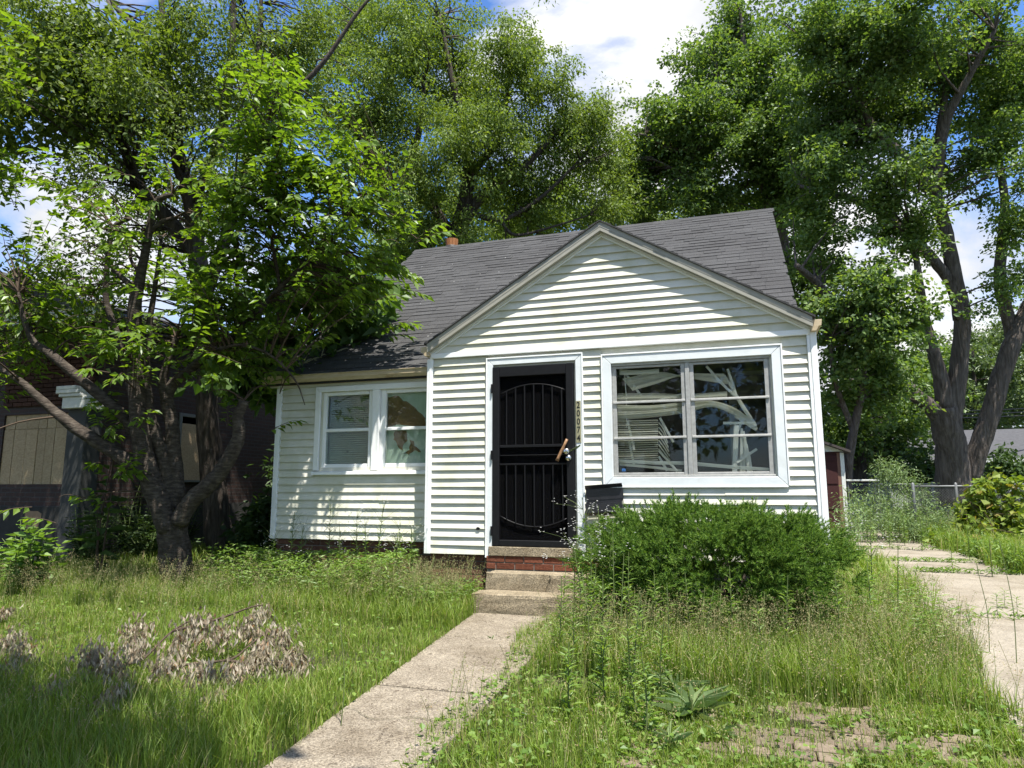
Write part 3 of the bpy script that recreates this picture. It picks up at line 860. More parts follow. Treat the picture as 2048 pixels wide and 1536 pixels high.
# ---- picture window
casing(1.2354, 3.0527, .638, 2.0359, .088, 0, M['alum'], True)
pwm = MB()
X0, X1, Z0, Z1 = 1.333, 2.93, .727, 1.947
XM = 2.125
FY0, FY1 = .004, .04
pwm.box(X0, X1, FY0 - .012, FY1 + .02, 1.905, Z1 - .001)
pwm.box(X0, X1, FY0 - .02, FY1 + .02, Z0 + .001, Z0 + .022)
pwm.box(XM - .022, XM + .022, FY0 - .010, FY1 + .02, Z0 + .023, 1.904)
pwm.box(X0, X0 + .012, FY0, FY1, Z0 + .023, 1.904)
pwm.box(X1 - .012, X1, FY0, FY1, Z0 + .023, 1.904)
pw = pwm.build('picture_window', M['sash'], house, bevel=.003)
ROWS = [(.775, 1.118), (1.146, 1.496), (1.525, 1.878)]
for xa, xb in ((X0 + .013, XM - .0225), (XM + .0225, X1 - .013)):
    st = .042
    s = MB()
    s.box(xa, xa + st, FY0 + .004, FY1, Z0 + .0235, 1.9035)
    s.box(xb - st, xb, FY0 + .004, FY1, Z0 + .0235, 1.9035)
    s.box(xa + st + .0003, xb - st - .0003, FY0 + .005, FY1 - .001, 1.878, 1.903)
    s.box(xa + st + .0003, xb - st - .0003, FY0 + .005, FY1 - .001, Z0 + .024, .775)
    s.build('storm_frame', M['sash'], pw, bevel=.003)
    for z0, z1 in ((1.118, 1.146), (1.496, 1.525)):
        s = MB(); s.box(xa + .005, xb - .005, FY0 - .012, FY0 + .02, z0 + .004, z1 - .008)
        s.box(xa + .005, xb - .005, FY0 - .004, FY0 + .026, z1 - .0075, z1)
        s.build('sash_rail', M['sash'], pw, bevel=.002)
    for z0, z1 in ROWS:
        MB().box(xa + st, xb - st, FY0 + .022, FY0 + .026, z0, z1).build('pane', M['glass'], pw)
# broken venetian blind behind the glass
bl = empty('broken_blind', (2.1, .16, 1.88), 'broken white venetian blind with fallen tangled slats inside the picture window', 'blind')
def zz(X, Y, yy): return atY(1100 + X / 3.413, 640 + Y / 3.413, yy)
def slat(pts, w=.024, yy=None, tilt=.5, name='slat', mat=None, dy=0):
    yy = .085 + random.uniform(-.02, .025) if yy is None else yy
    q = spline([zz(X, Y, yy + dy * k) for k, (X, Y) in enumerate(pts)], 4)
    V, fq = [], []
    n_ = len(q)
    for k in range(n_):
        t = q[min(k + 1, n_ - 1)] - q[max(k - 1, 0)]; t = t / np.linalg.norm(t)
        s_ = np.cross(t, np.array([0, -1., 0])); s_ /= np.linalg.norm(s_)
        sd_ = s_ * math.cos(tilt) + np.array([0, 1., 0]) * math.sin(tilt)
        V += [q[k] - sd_ * w / 2, q[k] + np.array([0, -.003, .0015]), q[k] + sd_ * w / 2]
    for k in range(n_ - 1):
        for j in (0, 1): fq.append((3 * k + j, 3 * k + j + 1, 3 * k + j + 4, 3 * k + j + 3))
    me = np_mesh(name, np.array(V), fq, None, mat or M['blind'], True)
    link(bpy.data.objects.new(name, me), bl)
T = .9
for k in range(9):                       # upper fan
    slat([(560 - 8 * k, 478 - 9 * k), (740, 425 - 8 * k), (915, 372 + 2 * k), (1190 + 5 * k, 372 + 8 * k)], tilt=.85, w=.022)
for k in range(4):
    slat([(475, 345 + 8 * k), (600, 348 + 6 * k), (745, 340 + 6 * k)], tilt=.55, w=.024)
for k in range(5):
    slat([(455, 508 + 13 * k), (700, 505 + 11 * k), (925, 512 + 8 * k), (1210, 492 + 9 * k)], tilt=T)
for k in range(9):                       # middle sagging band
    slat([(455, 584 + 12 * k), (680, 588 + 9 * k), (920, 566 + 8 * k), (1100, 556 + 4 * k), (1260, 606 + 5 * k), (1400, 706 + 3 * k)], tilt=.85)
for k in range(19):                      # comb at the left
    y = 690 + 15 * k
    slat([(460, y), (600, y - 2), (738, y - 6)], tilt=.95, w=.022)
for k in range(7):
    y = 700 + 30 * k
    slat([(742, y), (775, y + 45), (800 + 4 * k, y + 110)], tilt=.8, w=.02)
for p in ([(520, 370), (630, 532)], [(700, 560), (905, 508)], [(750, 668), (842, 836)], [(530, 690), (575, 890)], [(540, 830), (575, 995)], [(742, 890), (870, 1035)], [(742, 930), (800, 1030)],
          [(1068, 315), (1160, 420), (1275, 530)], [(1212, 335), (1245, 430), (1272, 520)], [(1190, 380), (1290, 540), (1405, 720)], [(1205, 400), (1300, 560), (1412, 745)], [(1225, 430), (1310, 590), (1405, 725)],
          [(1182, 703), (1405, 703)], [(1412, 880), (1275, 972)], [(1325, 650), (1280, 760)], [(1262, 655), (1410, 752)],
          [(1265, 700), (1252, 1035)], [(1280, 720), (1268, 1035)], [(1308, 740), (1305, 1035)], [(1330, 790), (1325, 1035)], [(1340, 850), (1368, 1035)], [(1355, 900), (1375, 1035)], [(1318, 760), (1345, 900), (1352, 1035)]):
    slat(p, tilt=.25, w=.027)
slat([(470, 962), (700, 975), (935, 978), (1200, 1000), (1500, 1022)], w=.036, tilt=.3, name='bottom_rail')
slat([(475, 985), (700, 1005), (900, 1030)], w=.03, tilt=.4)
slat([(1000, 566), (1240, 580), (1480, 622)], w=.014, tilt=.2, name='wand', mat=M['black'], yy=.10)
slat([(508, 345), (520, 520)], w=.012, tilt=.2, name='wand'); slat([(522, 530), (521, 735)], w=.012, tilt=.2, name='wand')
tag(MB().box(1.415, 1.455, .06, .075, .79, .82).build('blue_tag', flat('blue_plastic', (.02, .16, .55), .5), None, bevel=.004), 'small blue plastic tag in lower left corner of picture window', 'tag')

# ---- double window in the left wing
LW = [-2.5, PLX - .004, .787, 1.902]
lw = MB()
lw.prism([(LW[0], WY - .03, 1.902), (LW[1], WY - .03, 1.902), (LW[1], WY - .03, 1.832), (LW[0] + .075, WY - .03, 1.832)], (0, .03, 0))
lw.prism([(LW[0], WY - .03, 1.9), (LW[0] + .073, WY - .03, 1.83), (LW[0] + .073, WY - .03, .842), (LW[0], WY - .03, .842)], (0, .03, 0))
lw.box(-1.685, -1.588, WY - .028, WY + .07, .842, 1.831)
lw.hexa([(LW[0] - .004, WY - .062, .787), (LW[1], WY - .062, .787), (LW[1], WY + .05, .787), (LW[0] - .004, WY + .05, .787), (LW[0] - .004, WY - .058, .826), (LW[1], WY - .058, .826), (LW[1], WY + .05, .84), (LW[0] - .004, WY + .05, .84)])
dw = lw.build('double_window', M['trim'], house, bevel=.004)
MB().box(LW[0] + .01, LW[1], WY - .018, WY, .845, 1.835)
for xa, xb in ((-2.425, -1.688), (-1.585, -.83)):
    s = MB(); f = .07
    s.box(xa, xa + f, WY + .012, WY + .07, .842, 1.83)
    s.box(xb - f * .9, xb, WY + .012, WY + .07, .842, 1.83)
    s.box(xa + f + .0004, xb - f - .0004, WY + .014, WY + .068, 1.785, 1.829)
    s.box(xa + f + .0004, xb - f - .0004, WY + .010, WY + .068, .843, .922)
    s.build('window_frame', M['trim'], dw, bevel=.004)
    MB().box(xa + f, xb - f * .9, WY + .012, WY + .06, 1.326, 1.363).build('meeting_rail', M['trim'], dw, bevel=.003)
    MB().box(xa + f, xb - f * .9, WY + .044, WY + .048, 1.363, 1.785).build('pane', M['glass_left'], dw)
    MB().box(xa + f, xb - f * .9, WY + .030, WY + .034, .922, 1.326).build('pane', M['glass_left'], dw)
# mini blind in the left sash
mbld = empty('mini_blind', (-2.05, WY + .11, 1.79), 'dusty closed mini blind behind left half of the double window', 'blind')
s = MB()
k = 0; z = .91
while z < 1.80:
    for xa, xb in (((-2.36, -2.1), (-2.08, -1.74)) if k in (6, 15) else ((-2.36, -1.74),)):
        s.hexa([(xa, WY + .10, z), (xb, WY + .10, z + random.gauss(0, .0006)), (xb, WY + .101, z), (xa, WY + .101, z), (xa, WY + .112, z + .021), (xb, WY + .112, z + .021), (xb, WY + .113, z + .021), (xa, WY + .113, z + .021)])
    z += .027; k += 1
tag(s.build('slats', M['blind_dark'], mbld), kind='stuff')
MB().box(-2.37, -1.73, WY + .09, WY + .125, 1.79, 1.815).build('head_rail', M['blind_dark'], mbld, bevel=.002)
# peeling painted board behind the right sash
pbd = empty('peeling_board', (-1.2, WY + .09, .9), 'peeling pale green painted board with brown bare patches behind right sash of the double window', 'board')
MB().box(-1.56, -.84, WY + .085, WY + .1, .88, 1.83).build('painted_sheet', M['paper'], pbd)
def patch(pts):
    q = []
    n_ = len(pts)
    for i in range(n_):
        a, b = np.array(pts[i], float), np.array(pts[(i + 1) % n_], float)
        q.append(a)
        for t in (.33, .66):
            q.append(a + (b - a) * t + rng.normal(size=2) * np.linalg.norm(b - a) * .07)
    p3 = [atY(520 + X / 2.793, 700 + Y / 2.793, WY + .0835) for X, Y in q]
    MB().prism([tuple(p) for p in p3], (0, .0012, 0)).build('bare_patch', M['card'], pbd)
patch([(700, 258), (775, 256), (800, 285), (850, 310), (900, 355), (925, 380), (925, 435), (700, 435)])
patch([(755, 452), (818, 450), (824, 505), (800, 530), (800, 565), (775, 548), (745, 500)])
patch([(835, 500), (860, 510), (862, 535), (895, 560), (900, 572), (865, 560), (830, 585), (790, 580), (835, 560)])

# ---- mailbox
mbx = empty('mailbox', (1.25, -.02, .5), 'black metal wall mailbox hanging crooked with its lid open, left of the bush', 'mailbox')
mt = Matrix.Translation((1.25, -.030, .5)) @ Euler((0, R(-4), 0)).to_matrix().to_4x4()
MB().box(-.19, .19, -.006, 0, -.13, .13).build('back_plate', M['mailbox'], mbx, bevel=.002, m=mt)
s = MB()
prof = [(-.006, -.155), (-.085, -.155), (-.115, -.125), (-.115, -.035), (-.006, -.01)]
inner = [(-.009, -.15), (-.083, -.15), (-.111, -.123), (-.111, -.035), (-.009, -.01)]
for xa in (-.19, .187):
    s.prism([(xa, y, z) for y, z in prof], (.003, 0, 0))
for (ya, za), (yb, zb) in zip(prof[:3], prof[1:4]):
    s.hexa([(-.187, ya, za), (.187, ya, za), (.187, ya + .003, za + .003), (-.187, ya + .003, za + .003), (-.187, yb, zb), (.187, yb, zb), (.187, yb + .003, zb + .001), (-.187, yb + .003, zb + .001)])
s.build('box_body', M['mailbox'], mbx, m=mt)
s = MB(); s.hexa([(-.195, -.012, .118), (.195, -.012, .118), (.195, -.005, .118), (-.195, -.005, .118), (-.195, -.05, .155), (.195, -.05, .155), (.195, -.044, .158), (-.195, -.044, .158)])
s.box(-.195, .195, -.010, -.006, .0, .118)
s.build('lid', M['mailbox'], mbx, bevel=.001, m=mt)

# ---- roofs
GY, GZ = .2043, 2.0457
RY, RDZ = 4.552, 5.2482
ROL, ROR = -3.2088, 3.2978
SL = math.atan2(RDZ - GZ, RY - GY)
ROOFN = Vector((0, -math.sin(SL), math.cos(SL)))
def roof():
    mb = MB()
    th = .10
    mb.prism([(ROL, GY, GZ - .012), (ROR, GY, GZ - .012), (ROR, RY, RDZ - .012), (ROL, RY, RDZ - .012)], (0, math.sin(SL) * .02, -th))
    mb.prism([(ROL, RY, RDZ - .012), (ROR, RY, RDZ - .012), (ROR, 2 * RY - GY, GZ - .012), (ROL, 2 * RY - GY, GZ - .012)], (0, 0, -th))
    ro = mb.build('roof', M['shingle_edge'], house)
    sl = math.hypot(RY - GY, RDZ - GZ)
    ex = .139; tw = .3048
    vars_ = []
    for t in (.006, .009, .0125):
        s = MB(); w = tw / 2 - .0015
        s.hexa([(-w, 0, 0), (w, 0, 0), (w, ex + .03, 0), (-w, ex + .03, 0), (-w, 0, t), (w, 0, t), (w, ex + .03, .0015), (-w, ex + .03, .0015)])
        vars_.append(s.mesh('shingle', M['shingle']))
    rows = int(sl / ex)
    items = []
    for r_ in range(rows + 1):
        s0 = r_ * ex - .012
        y = GY + math.cos(SL) * s0; z = GZ + math.sin(SL) * s0
        x = ROL - tw * random.random()
        while x < ROR:
            a, b = max(x, ROL - .012), min(x + tw, ROR + .012)
            xm = (a + b) / 2
            if b - a > .04:
                zgab = AZ - abs(xm - AX) * GSL
                hid = (z < zgab - .25 and RLX < xm < RRX)
                if not hid:
                    items.append((xm, y, z, (b - a) / tw))
            x += tw
    def mtx(xm, y, z, sc):
        return Matrix.Translation((xm, y, z)) @ Euler((SL + random.gauss(0, .0015), 0, 0)).to_matrix().to_4x4() @ Matrix.Translation((0, 0, random.uniform(0, .002))) @ Matrix.Diagonal((sc, 1, 1, 1))
    items.sort(key=lambda i: (i[0] - CAM[0]) ** 2 + (i[1] - CAM[1]) ** 2 + (i[2] - CAM[2]) ** 2)
    for it in items[:300]:
        piece('shingle', random.choice(vars_), ro, mtx(*it))
    V, Q = [], []
    for it in items[300:]:
        me = random.choice(vars_); m = mtx(*it); b = len(V)
        V += [tuple(m @ v.co) for v in me.vertices]
        Q += [tuple(b + i for i in p.vertices) for p in me.polygons]
    o = link(bpy.data.objects.new('shingles', np_mesh('shingles', np.array(V), Q, None, M['shingle'])), ro)
    o['kind'] = 'stuff'
    cap = MB().hexa([(-.15, -.13, -.095), (.15, -.13, -.095), (.15, .13, -.095), (-.15, .13, -.095), (-.15, -.004, .008), (.15, -.004, .008), (.15, .004, .008), (-.15, .004, .008)]).mesh('ridge_cap', M['shingle'])
    x = ROL + .1
    while x < ROR - .1:
        piece('ridge_cap', cap, ro, Matrix.Translation((x, RY, RDZ + .002 + random.uniform(0, .006))) @ Euler((0, R(.8), 0)).to_matrix().to_4x4())
        x += .21
    # front gable roof
    g = MB()
    yb = 2.3
    for sgn, ex_ in ((-1, RLX), (1, RRX)):
        zt, ze = AZ - .02, RZ - .02
        g.hexa([(AX, -.115, zt - .055), (ex_, -.115, ze - .055), (ex_, .60, ze - .055), (AX, yb, zt - .055), (AX, -.115, zt), (ex_, -.115, ze), (ex_, .60, ze), (AX, yb, zt)])
    gr = g.build('gable_roof', M['rake'], house)
    for sgn, ex_ in ((-1, RLX - .02), (1, RRX + .02)):
        L_ = math.hypot(ex_ - AX, AZ - RZ); ang = math.atan2(RZ - AZ, abs(ex_ - AX))
        n_ = int(L_ / .139)
        for k in range(n_ + 1):
            t0 = k / (n_ + 1); t1 = (k + 1) / (n_ + 1) + .004
            xa, za = AX + (ex_ - AX) * t0, AZ + (RZ - .01 - AZ) * t0
            xb, zb = AX + (ex_ - AX) * t1, AZ + (RZ - .01 - AZ) * t1
            j = random.uniform(0, .004)
            ya = -.128 - random.uniform(0, .006)
            yb0 = .62 + (yb - .62) * (1 - t0); yb1 = .62 + (yb - .62) * (1 - min(t1, 1))
            s = MB()
            s.hexa([(xa, ya, za - .018), (xb, ya, zb - .018), (xb, yb1, zb - .018), (xa, yb0, za - .018), (xa, ya, za - .008), (xb, ya, zb + .006 + j), (xb, yb1, zb + .006 + j), (xa, yb0, za - .008)])
            s.build('shingle', M['shingle'], gr)
    # rake boards: shingle mould, fascia, soffit edge
    for ex_ in (RLX, RRX):
        for (o0, o1, y0, y1, mt_) in ((.022, .105, -.112, -.04, M['rake']), (.106, .128, -.06, -.03, M['soffit']), (.1285, .146, -.042, -.02, M['trim'])):
            cz = math.sqrt(1 + GSL * GSL)
            pts = [(AX, y0, AZ - o0 * cz), (ex_, y0, RZ - o0 * cz), (ex_, y0, RZ - o1 * cz), (AX, y0, AZ - o1 * cz)]
            MB().prism(pts, (0, y1 - y0, 0)).build('rake_board', mt_, gr, bevel=.002)
roof()
# gutters
def gutter(x0, x1, y, z, along='x'):
    prof = [(0, 0), (-.075, 0), (-.10, .035), (-.10, .075), (-.115, .09), (-.105, .094), (-.09, .078), (-.09, .04), (-.068, .008), (0, .008)]
    mb = MB()
    if along == 'x':
        mb.prism([(x0, y + a, z + b) for a, b in prof], (x1 - x0, 0, 0))
    return mb
gutter(ROL - .03, PLX - .002, GY + .052, GZ - .085).build('gutter', M['gutter'], house, bevel=.002)
MB().box(ROL + .02, PLX - .002, GY + .056, GY + .075, GZ - .11, GZ - .005).build('fascia_board', M['gutter'], house, bevel=.002)
MB().box(ROL + .02, PLX - .002, GY + .06, WY, GZ - .125, GZ - .111).build('soffit', M['soffit'], house)
for sg, ex_ in ((-1, RLX), (1, RRX)):
    prof = [(0, 0), (.05, 0), (.075, .045), (.098, .05), (.105, .11), (0, .11)]
    o = MB().prism([(ex_ + sg * a - sg * .02, -.10, RZ - .16 + b) for a, b in prof], (0, .68, 0)).build('gutter', M['gutter'], house, bevel=.002)
    MB().box(min(ex_ - sg * .045, ex_ - sg * .022), max(ex_ - sg * .045, ex_ - sg * .022), -.05, -.03, RZ - .17, RZ - .03).build('rake_return', M['trim'], house)
# roof vent
vx = -2.53
s = MB().lathe((vx, RY + .12, RDZ - .10), (0, 0, 1), [(0, .16), (.11, .15), (.14, .13), (.15, .11)]); chim = s.build('chimney', M['dark_metal'], house, smooth=False)
s = MB()
for k in range(12):
    a0, a1 = 2 * math.pi * k / 12 + .02, 2 * math.pi * (k + 1) / 12 - .02
    r0, r1 = .115, .125
    s.hexa([(vx + r0 * math.cos(a0), RY + .12 + r0 * math.sin(a0), RDZ + .04), (vx + r0 * math.cos(a1), RY + .12 + r0 * math.sin(a1), RDZ + .04), (vx + .05 * math.cos(a1), RY + .12 + .05 * math.sin(a1), RDZ + .04), (vx + .05 * math.cos(a0), RY + .12 + .05 * math.sin(a0), RDZ + .04),
            (vx + r1 * math.cos(a0), RY + .12 + r1 * math.sin(a0), RDZ + .18), (vx + r1 * math.cos(a1), RY + .12 + r1 * math.sin(a1), RDZ + .18), (vx + .05 * math.cos(a1), RY + .12 + .05 * math.sin(a1), RDZ + .2), (vx + .05 * math.cos(a0), RY + .12 + .05 * math.sin(a0), RDZ + .2)])
s.build('clay_cap', M['orange_clay'], chim)

# ---- concrete steps
st = empty('concrete_steps', (.55, -.35, -.62), 'two worn aggregate concrete steps below the front door', 'steps')
def worn_step(x0, x1, y0, y1, z0, z1):
    nx_, ny_ = 22, 7
    V, Q = [], []
    bm = bmesh.new()
    mb = MB().box(x0, x1, y0, y1, z0, z1)
    me = mb.mesh('step', M['steps'])
    bm.from_mesh(me)
    bmesh.ops.subdivide_edges(bm, edges=bm.edges, cuts=9, use_grid_fill=True)
    for v in bm.verts:
        e_ = sum((abs(v.co.y - y0) < .02, abs(v.co.z - z1) < .02, abs(v.co.x - x0) < .04 or abs(v.co.x - x1) < .04))
        f_ = .003 if e_ < 2 else .011
        v.co.x += random.uniform(-f_, f_); v.co.y += random.uniform(0, f_) if e_ >= 2 else random.uniform(-f_, f_); v.co.z -= random.uniform(0, f_) if e_ >= 2 else 0
    bm.to_mesh(me); bm.free()
    link(bpy.data.objects.new('step', me), st)
worn_step(-.02, 1.06, -.60, -.301, -.72, -.42)
worn_step(.03, 1.075, -.30, -.036, -.72, -.25)

# dead twigs and pods on the eave
lt = MB()
for k in range(26):
    t = random.random()
    a = np.array(atY(575 + 60 * t, 728 - 22 * t, .2)); a[1] = GY + .15 + .45 * t + random.uniform(-.06, .06); a[0] = ROL + .2 + .62 * t + random.uniform(-.04, .04)
    a[2] = GZ + (a[1] - GY) * math.tan(SL) + .03
    d_ = nrm(np.array([.8, .5, .35]) + rng.normal(size=3) * .5) * random.uniform(.05, .13)
    lt.tube([a, a + d_ * .5 + np.array([0, 0, .01]), a + d_], [.006, .008, .003], 4)
tag(lt.build('fallen_twigs', flat('dry_twig', (.26, .25, .15), .9)), 'clump of pale dry twigs lying on the left eave of the shingle roof', 'twigs')
fl = MB()
for k in range(60):
    x = random.uniform(-3.0, -.2); y = random.uniform(.3, 3.6); z = GZ + (y - GY) * math.tan(SL) + .016
    a = random.uniform(0, 6.28); r_ = random.uniform(.004, .012)
    fl.poly([(x + r_ * math.cos(a + q), y + r_ * math.sin(a + q) * .8, z + r_ * math.sin(a + q) * .6) for q in (0, 2, 4)])
tag(fl.build('fallen_petals', M['petal']), 'white specks of fallen petals scattered over the left roof slope', 'petals', kind='stuff')
# ================================================================== THE PLACE AROUND THE HOUSE
# ---- neighbouring brick house on the left
NX1, NY = -7.05, 1.0
nb = empty('brick_house', (-10.5, 5, -.62), 'derelict dark brick house with boarded windows behind the trees on the left', 'house')
s = MB()
def holes_wall(mb, axis, c0, c1, a0, a1, z0, z1, hs):
    xs = sorted({a0, a1, *[h[0] for h in hs], *[h[1] for h in hs]})
    for a, b in zip(xs[:-1], xs[1:]):
        z = z0
        for h in sorted([h for h in hs if h[0] <= a and h[1] >= b], key=lambda h: h[2]):
            if h[2] > z: mb.box(*((a, b, c0, c1) if axis == 'x' else (c0, c1, a, b)), z, h[2])
            z = h[3]
        if z < z1: mb.box(*((a, b, c0, c1) if axis == 'x' else (c0, c1, a, b)), z, z1)
W1 = (-8.95, -7.5, .70, 1.83)
holes_wall(s, 'x', NY, NY + .2, -14, NX1, .35, 3.3, [W1])
W2 = (2.8, 3.75, .75, 2.0)
holes_wall(s, 'y', NX1 - .2, NX1, NY + .2, 10, .35, 3.3, [W2])
s.box(-14, -13.8, NY + .2, 10, .35, 3.3); s.box(-13.8, NX1 - .2, 9.8, 10, .35, 3.3)
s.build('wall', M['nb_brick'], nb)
brick_wall(-8.95, NX1 + .0, NY - .045, 1.95, 2.75, M['brick_shaded'], nb)
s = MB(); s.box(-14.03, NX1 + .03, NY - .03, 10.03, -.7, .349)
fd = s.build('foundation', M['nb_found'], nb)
pp = [(-8.05 + .17 * math.cos(a) * (1 + .2 * math.sin(3 * a)), NY - .034, .13 + .2 * math.sin(a) * (1 + .25 * math.cos(2 * a))) for a in np.linspace(0, 2 * math.pi, 13)[:-1]]
MB().prism(pp, (0, .003, 0)).build('plaster_patch', M['patch'], fd)
bd = MB().box(W1[0], W1[1], NY + .05, NY + .06, W1[2], W1[3]).build('boarded_window', M['osb'], nb)
nbd = 6
ed = [W1[0], -8.72, -8.45, -8.2, -8.02, -7.83, W1[1]]
for k in range(nbd):
    MB().box(ed[k] + .004, ed[k + 1] - .004, NY + .02 + random.uniform(0, .008), NY + .049, W1[2], W1[3] - .24).build('plank', M['osb'], bd, bevel=.003)
    MB().box(ed[k] + .004, ed[k + 1] - .004, NY + .026 + random.uniform(0, .006), NY + .049, W1[3] - .233, W1[3]).build('plank', M['osb'], bd, bevel=.003)
b2 = MB().box(NX1 - .06, NX1 - .02, W2[0] + .05, W2[1] - .05, W2[2] + .04, W2[3] - .18).build('boarded_window', M['osb'], nb)
s = MB()
s.box(NX1 - .05, NX1 + .03, W2[0] - .02, W2[0] + .045, W2[2], W2[3]); s.box(NX1 - .05, NX1 + .03, W2[1] - .045, W2[1] + .02, W2[2], W2[3])
s.box(NX1 - .05, NX1 + .03, W2[0] + .045, W2[1] - .045, W2[3] - .06, W2[3]); s.box(NX1 - .05, NX1 + .06, W2[0] + .045, W2[1] - .045, W2[2], W2[2] + .035)
s.build('window_frame', M['nb_frame'], b2, bevel=.004)
c_ = P(163, 860, 10.9); cx_, cy_ = c_[0], c_[1]
colm = MB().box(cx_ - .19, cx_ + .19, cy_ - .1, cy_ + .2, G(cx_, cy_) - .05, 1.86).build('column', M['nb_grey'], nb, bevel=.01)
s = MB(); s.box(cx_ - .22, cx_ + .24, cy_ - .2, cy_ + .25, 1.861, 2.04)
s.box(cx_ - .26, cx_ + .2, cy_ - .24, cy_ + .25, 2.041, 2.09); s.box(cx_ - .3, cx_ + .17, cy_ - .26, cy_ + .25, 2.091, 2.15); s.box(cx_ - .3, cx_ + .1, cy_ - .26, cy_ + .25, 2.151, 2.21)
s.build('capital', M['nb_white'], colm, bevel=.008)
s = MB()
s.prism([(-14.5, NY - .5, 3.3), (NX1 + .45, NY - .5, 3.3), (-10.5, NY - .5, 4.7)], (0, 10, 0))
s.build('roof', M['grey_roof'], nb)
MB().box(-14.5, NX1 + .46, NY - .53, NY - .5, 3.18, 3.36).build('fascia_board', M['nb_white'], nb)

# ---- things behind, on the right: shed, garage, houses, fences, wires
def Q(u, v, d): return P(u, v, d)
sh = empty('garden_shed', (5.2, 12.2, -.45), 'dark red garden shed with white corner trim behind the house on the right', 'shed')
sx1 = 5.03; sy = 11.4
s = MB(); s.box(3.1, sx1 - .10, sy, sy + 2.2, -.5, 1.52); s.build('wall', M['shed_red'], sh)
MB().box(4.2, 4.86, sy - .03, sy - .004, -.42, 1.44).build('door', M['shed_red'], sh, bevel=.01)
for z in (.15, .75, 1.3):
    MB().box(4.22, 4.84, sy - .045, sy - .031, z, z + .05).build('plank', M['shed_red'], sh)
MB().box(sx1 - .099, sx1 - .01, sy - .02, sy + .06, -.5, 1.50).build('corner_trim', M['nb_white'], sh, bevel=.006)
MB().box(sx1 - .17, sx1 - .10, sy - .012, sy - .001, -.5, 1.5).build('corner_trim', flat('shed_brown', (.16, .085, .06), .8), sh)
s = MB(); s.hexa([(3.0, sy - .2, 2.35), (sx1 + .12, sy - .2, 1.49), (sx1 + .12, sy + 2.4, 1.49), (3.0, sy + 2.4, 2.35), (3.0, sy - .2, 2.41), (sx1 + .12, sy - .2, 1.55), (sx1 + .12, sy + 2.4, 1.55), (3.0, sy + 2.4, 2.41)])
s.build('roof', flat('shed_roof', (.06, .05, .045), .9), sh)
s = MB(); s.prism([(3.1, sy - .005, 1.53), (sx1 - .01, sy - .005, 1.53), (3.1, sy - .005, 2.33)], (0, .05, 0)); s.build('gable_board', M['nb_white'], sh)

def far_house(name, label, u0, u1, ve, vr, d, wallm, hip, ddepth=9, win=None):
    a, b = Q(u0, ve, d), Q(u1, ve, d * 1.0)
    zt = a[2]; zr = Q((u0 + u1) / 2, vr, d + ddepth / 2)[2]
    r = empty(name, ((a[0] + b[0]) / 2, a[1] + ddepth / 2, G(0, a[1])), label, 'house')
    x0, x1 = a[0], b[0]; y0 = min(a[1], b[1]); g_ = G(0, y0) - .1
    MB().box(x0 + .3, x1 - .3, y0 + .35, y0 + ddepth - .3, g_, zt - .12).build('wall', wallm, r)
    mb = MB(); h_ = hip
    mb.f = []
    pts = [(x0, y0, zt), (x1, y0, zt), (x1, y0 + ddepth, zt), (x0, y0 + ddepth, zt), (x0 + h_, y0 + ddepth / 2, zr), (x1 - h_, y0 + ddepth / 2, zr)]
    mb.v = [tuple(map(float, p)) for p in pts]
    mb.f = [(0, 1, 5, 4), (1, 2, 5), (2, 3, 4, 5), (3, 0, 4), (3, 2, 1, 0)]
    rf = mb.build('roof', M['grey_roof'], r)
    MB().box(x0, x1, y0 - .06, y0 - .002, zt - .16, zt + .01).build('fascia_board', M['nb_white'], r)
    for (ux0, ux1, uv0, uv1) in (win or []):
        p0, p1 = Q(ux0, uv0, d), Q(ux1, uv1, d)
        f_ = MB().box(p0[0], p1[0], y0 + .31, y0 + .348, p1[2], p0[2]).build('window', M['nb_white'], r)
        MB().box(p0[0] + .1, p1[0] - .1, y0 + .29, y0 + .309, p1[2] + .1, p0[2] - .1).build('pane', M['inner_door'], f_)
    return r, rf
far_house('garage', 'pale green garage half hidden by bushes behind the fence', 1672, 1790, 912, 845, 27, M['garage'], .3, 7, [(1722, 1740, 925, 950)])
far_house('background_house', 'low house with grey shingle roof left of the big maple trunk', 1755, 1915, 922, 862, 33, M['garage'], .5, 8)
r2, rf2 = far_house('background_house', 'grey hip-roofed house with pale gutter right of the big maple trunk', 1905, 2240, 918, 862, 30, M['nb_grey'], 1.2, 9)
p_ = Q(1996, 872, 33.2)
MB().box(p_[0] - .25, p_[0] + .25, p_[1] - .2, p_[1] + .2, p_[2] - .12, p_[2] + .1).build('roof_vent', M['galv'], rf2, bevel=.02)

# white table left by the back fence
tb_ = empty('folding_table', Q(1722, 985, 17.5), 'weathered white folding table standing by the back fence next to the shed', 'table')
p0 = Q(1722, 960, 17.5)
MB().box(p0[0] - .38, p0[0] + .38, p0[1] - .3, p0[1] + .3, p0[2] - .03, p0[2] + .01).build('tabletop', M['nb_white'], tb_, bevel=.005)
for sx_ in (-.34, .34):
    for sy_ in (-.25, .25):
        x, y = p0[0] + sx_, p0[1] + sy_
        MB().tube([(x, y, G(x, y) - .02), (x, y, p0[2] - .03)], .02, 6).build('leg', M['galv'], tb_)

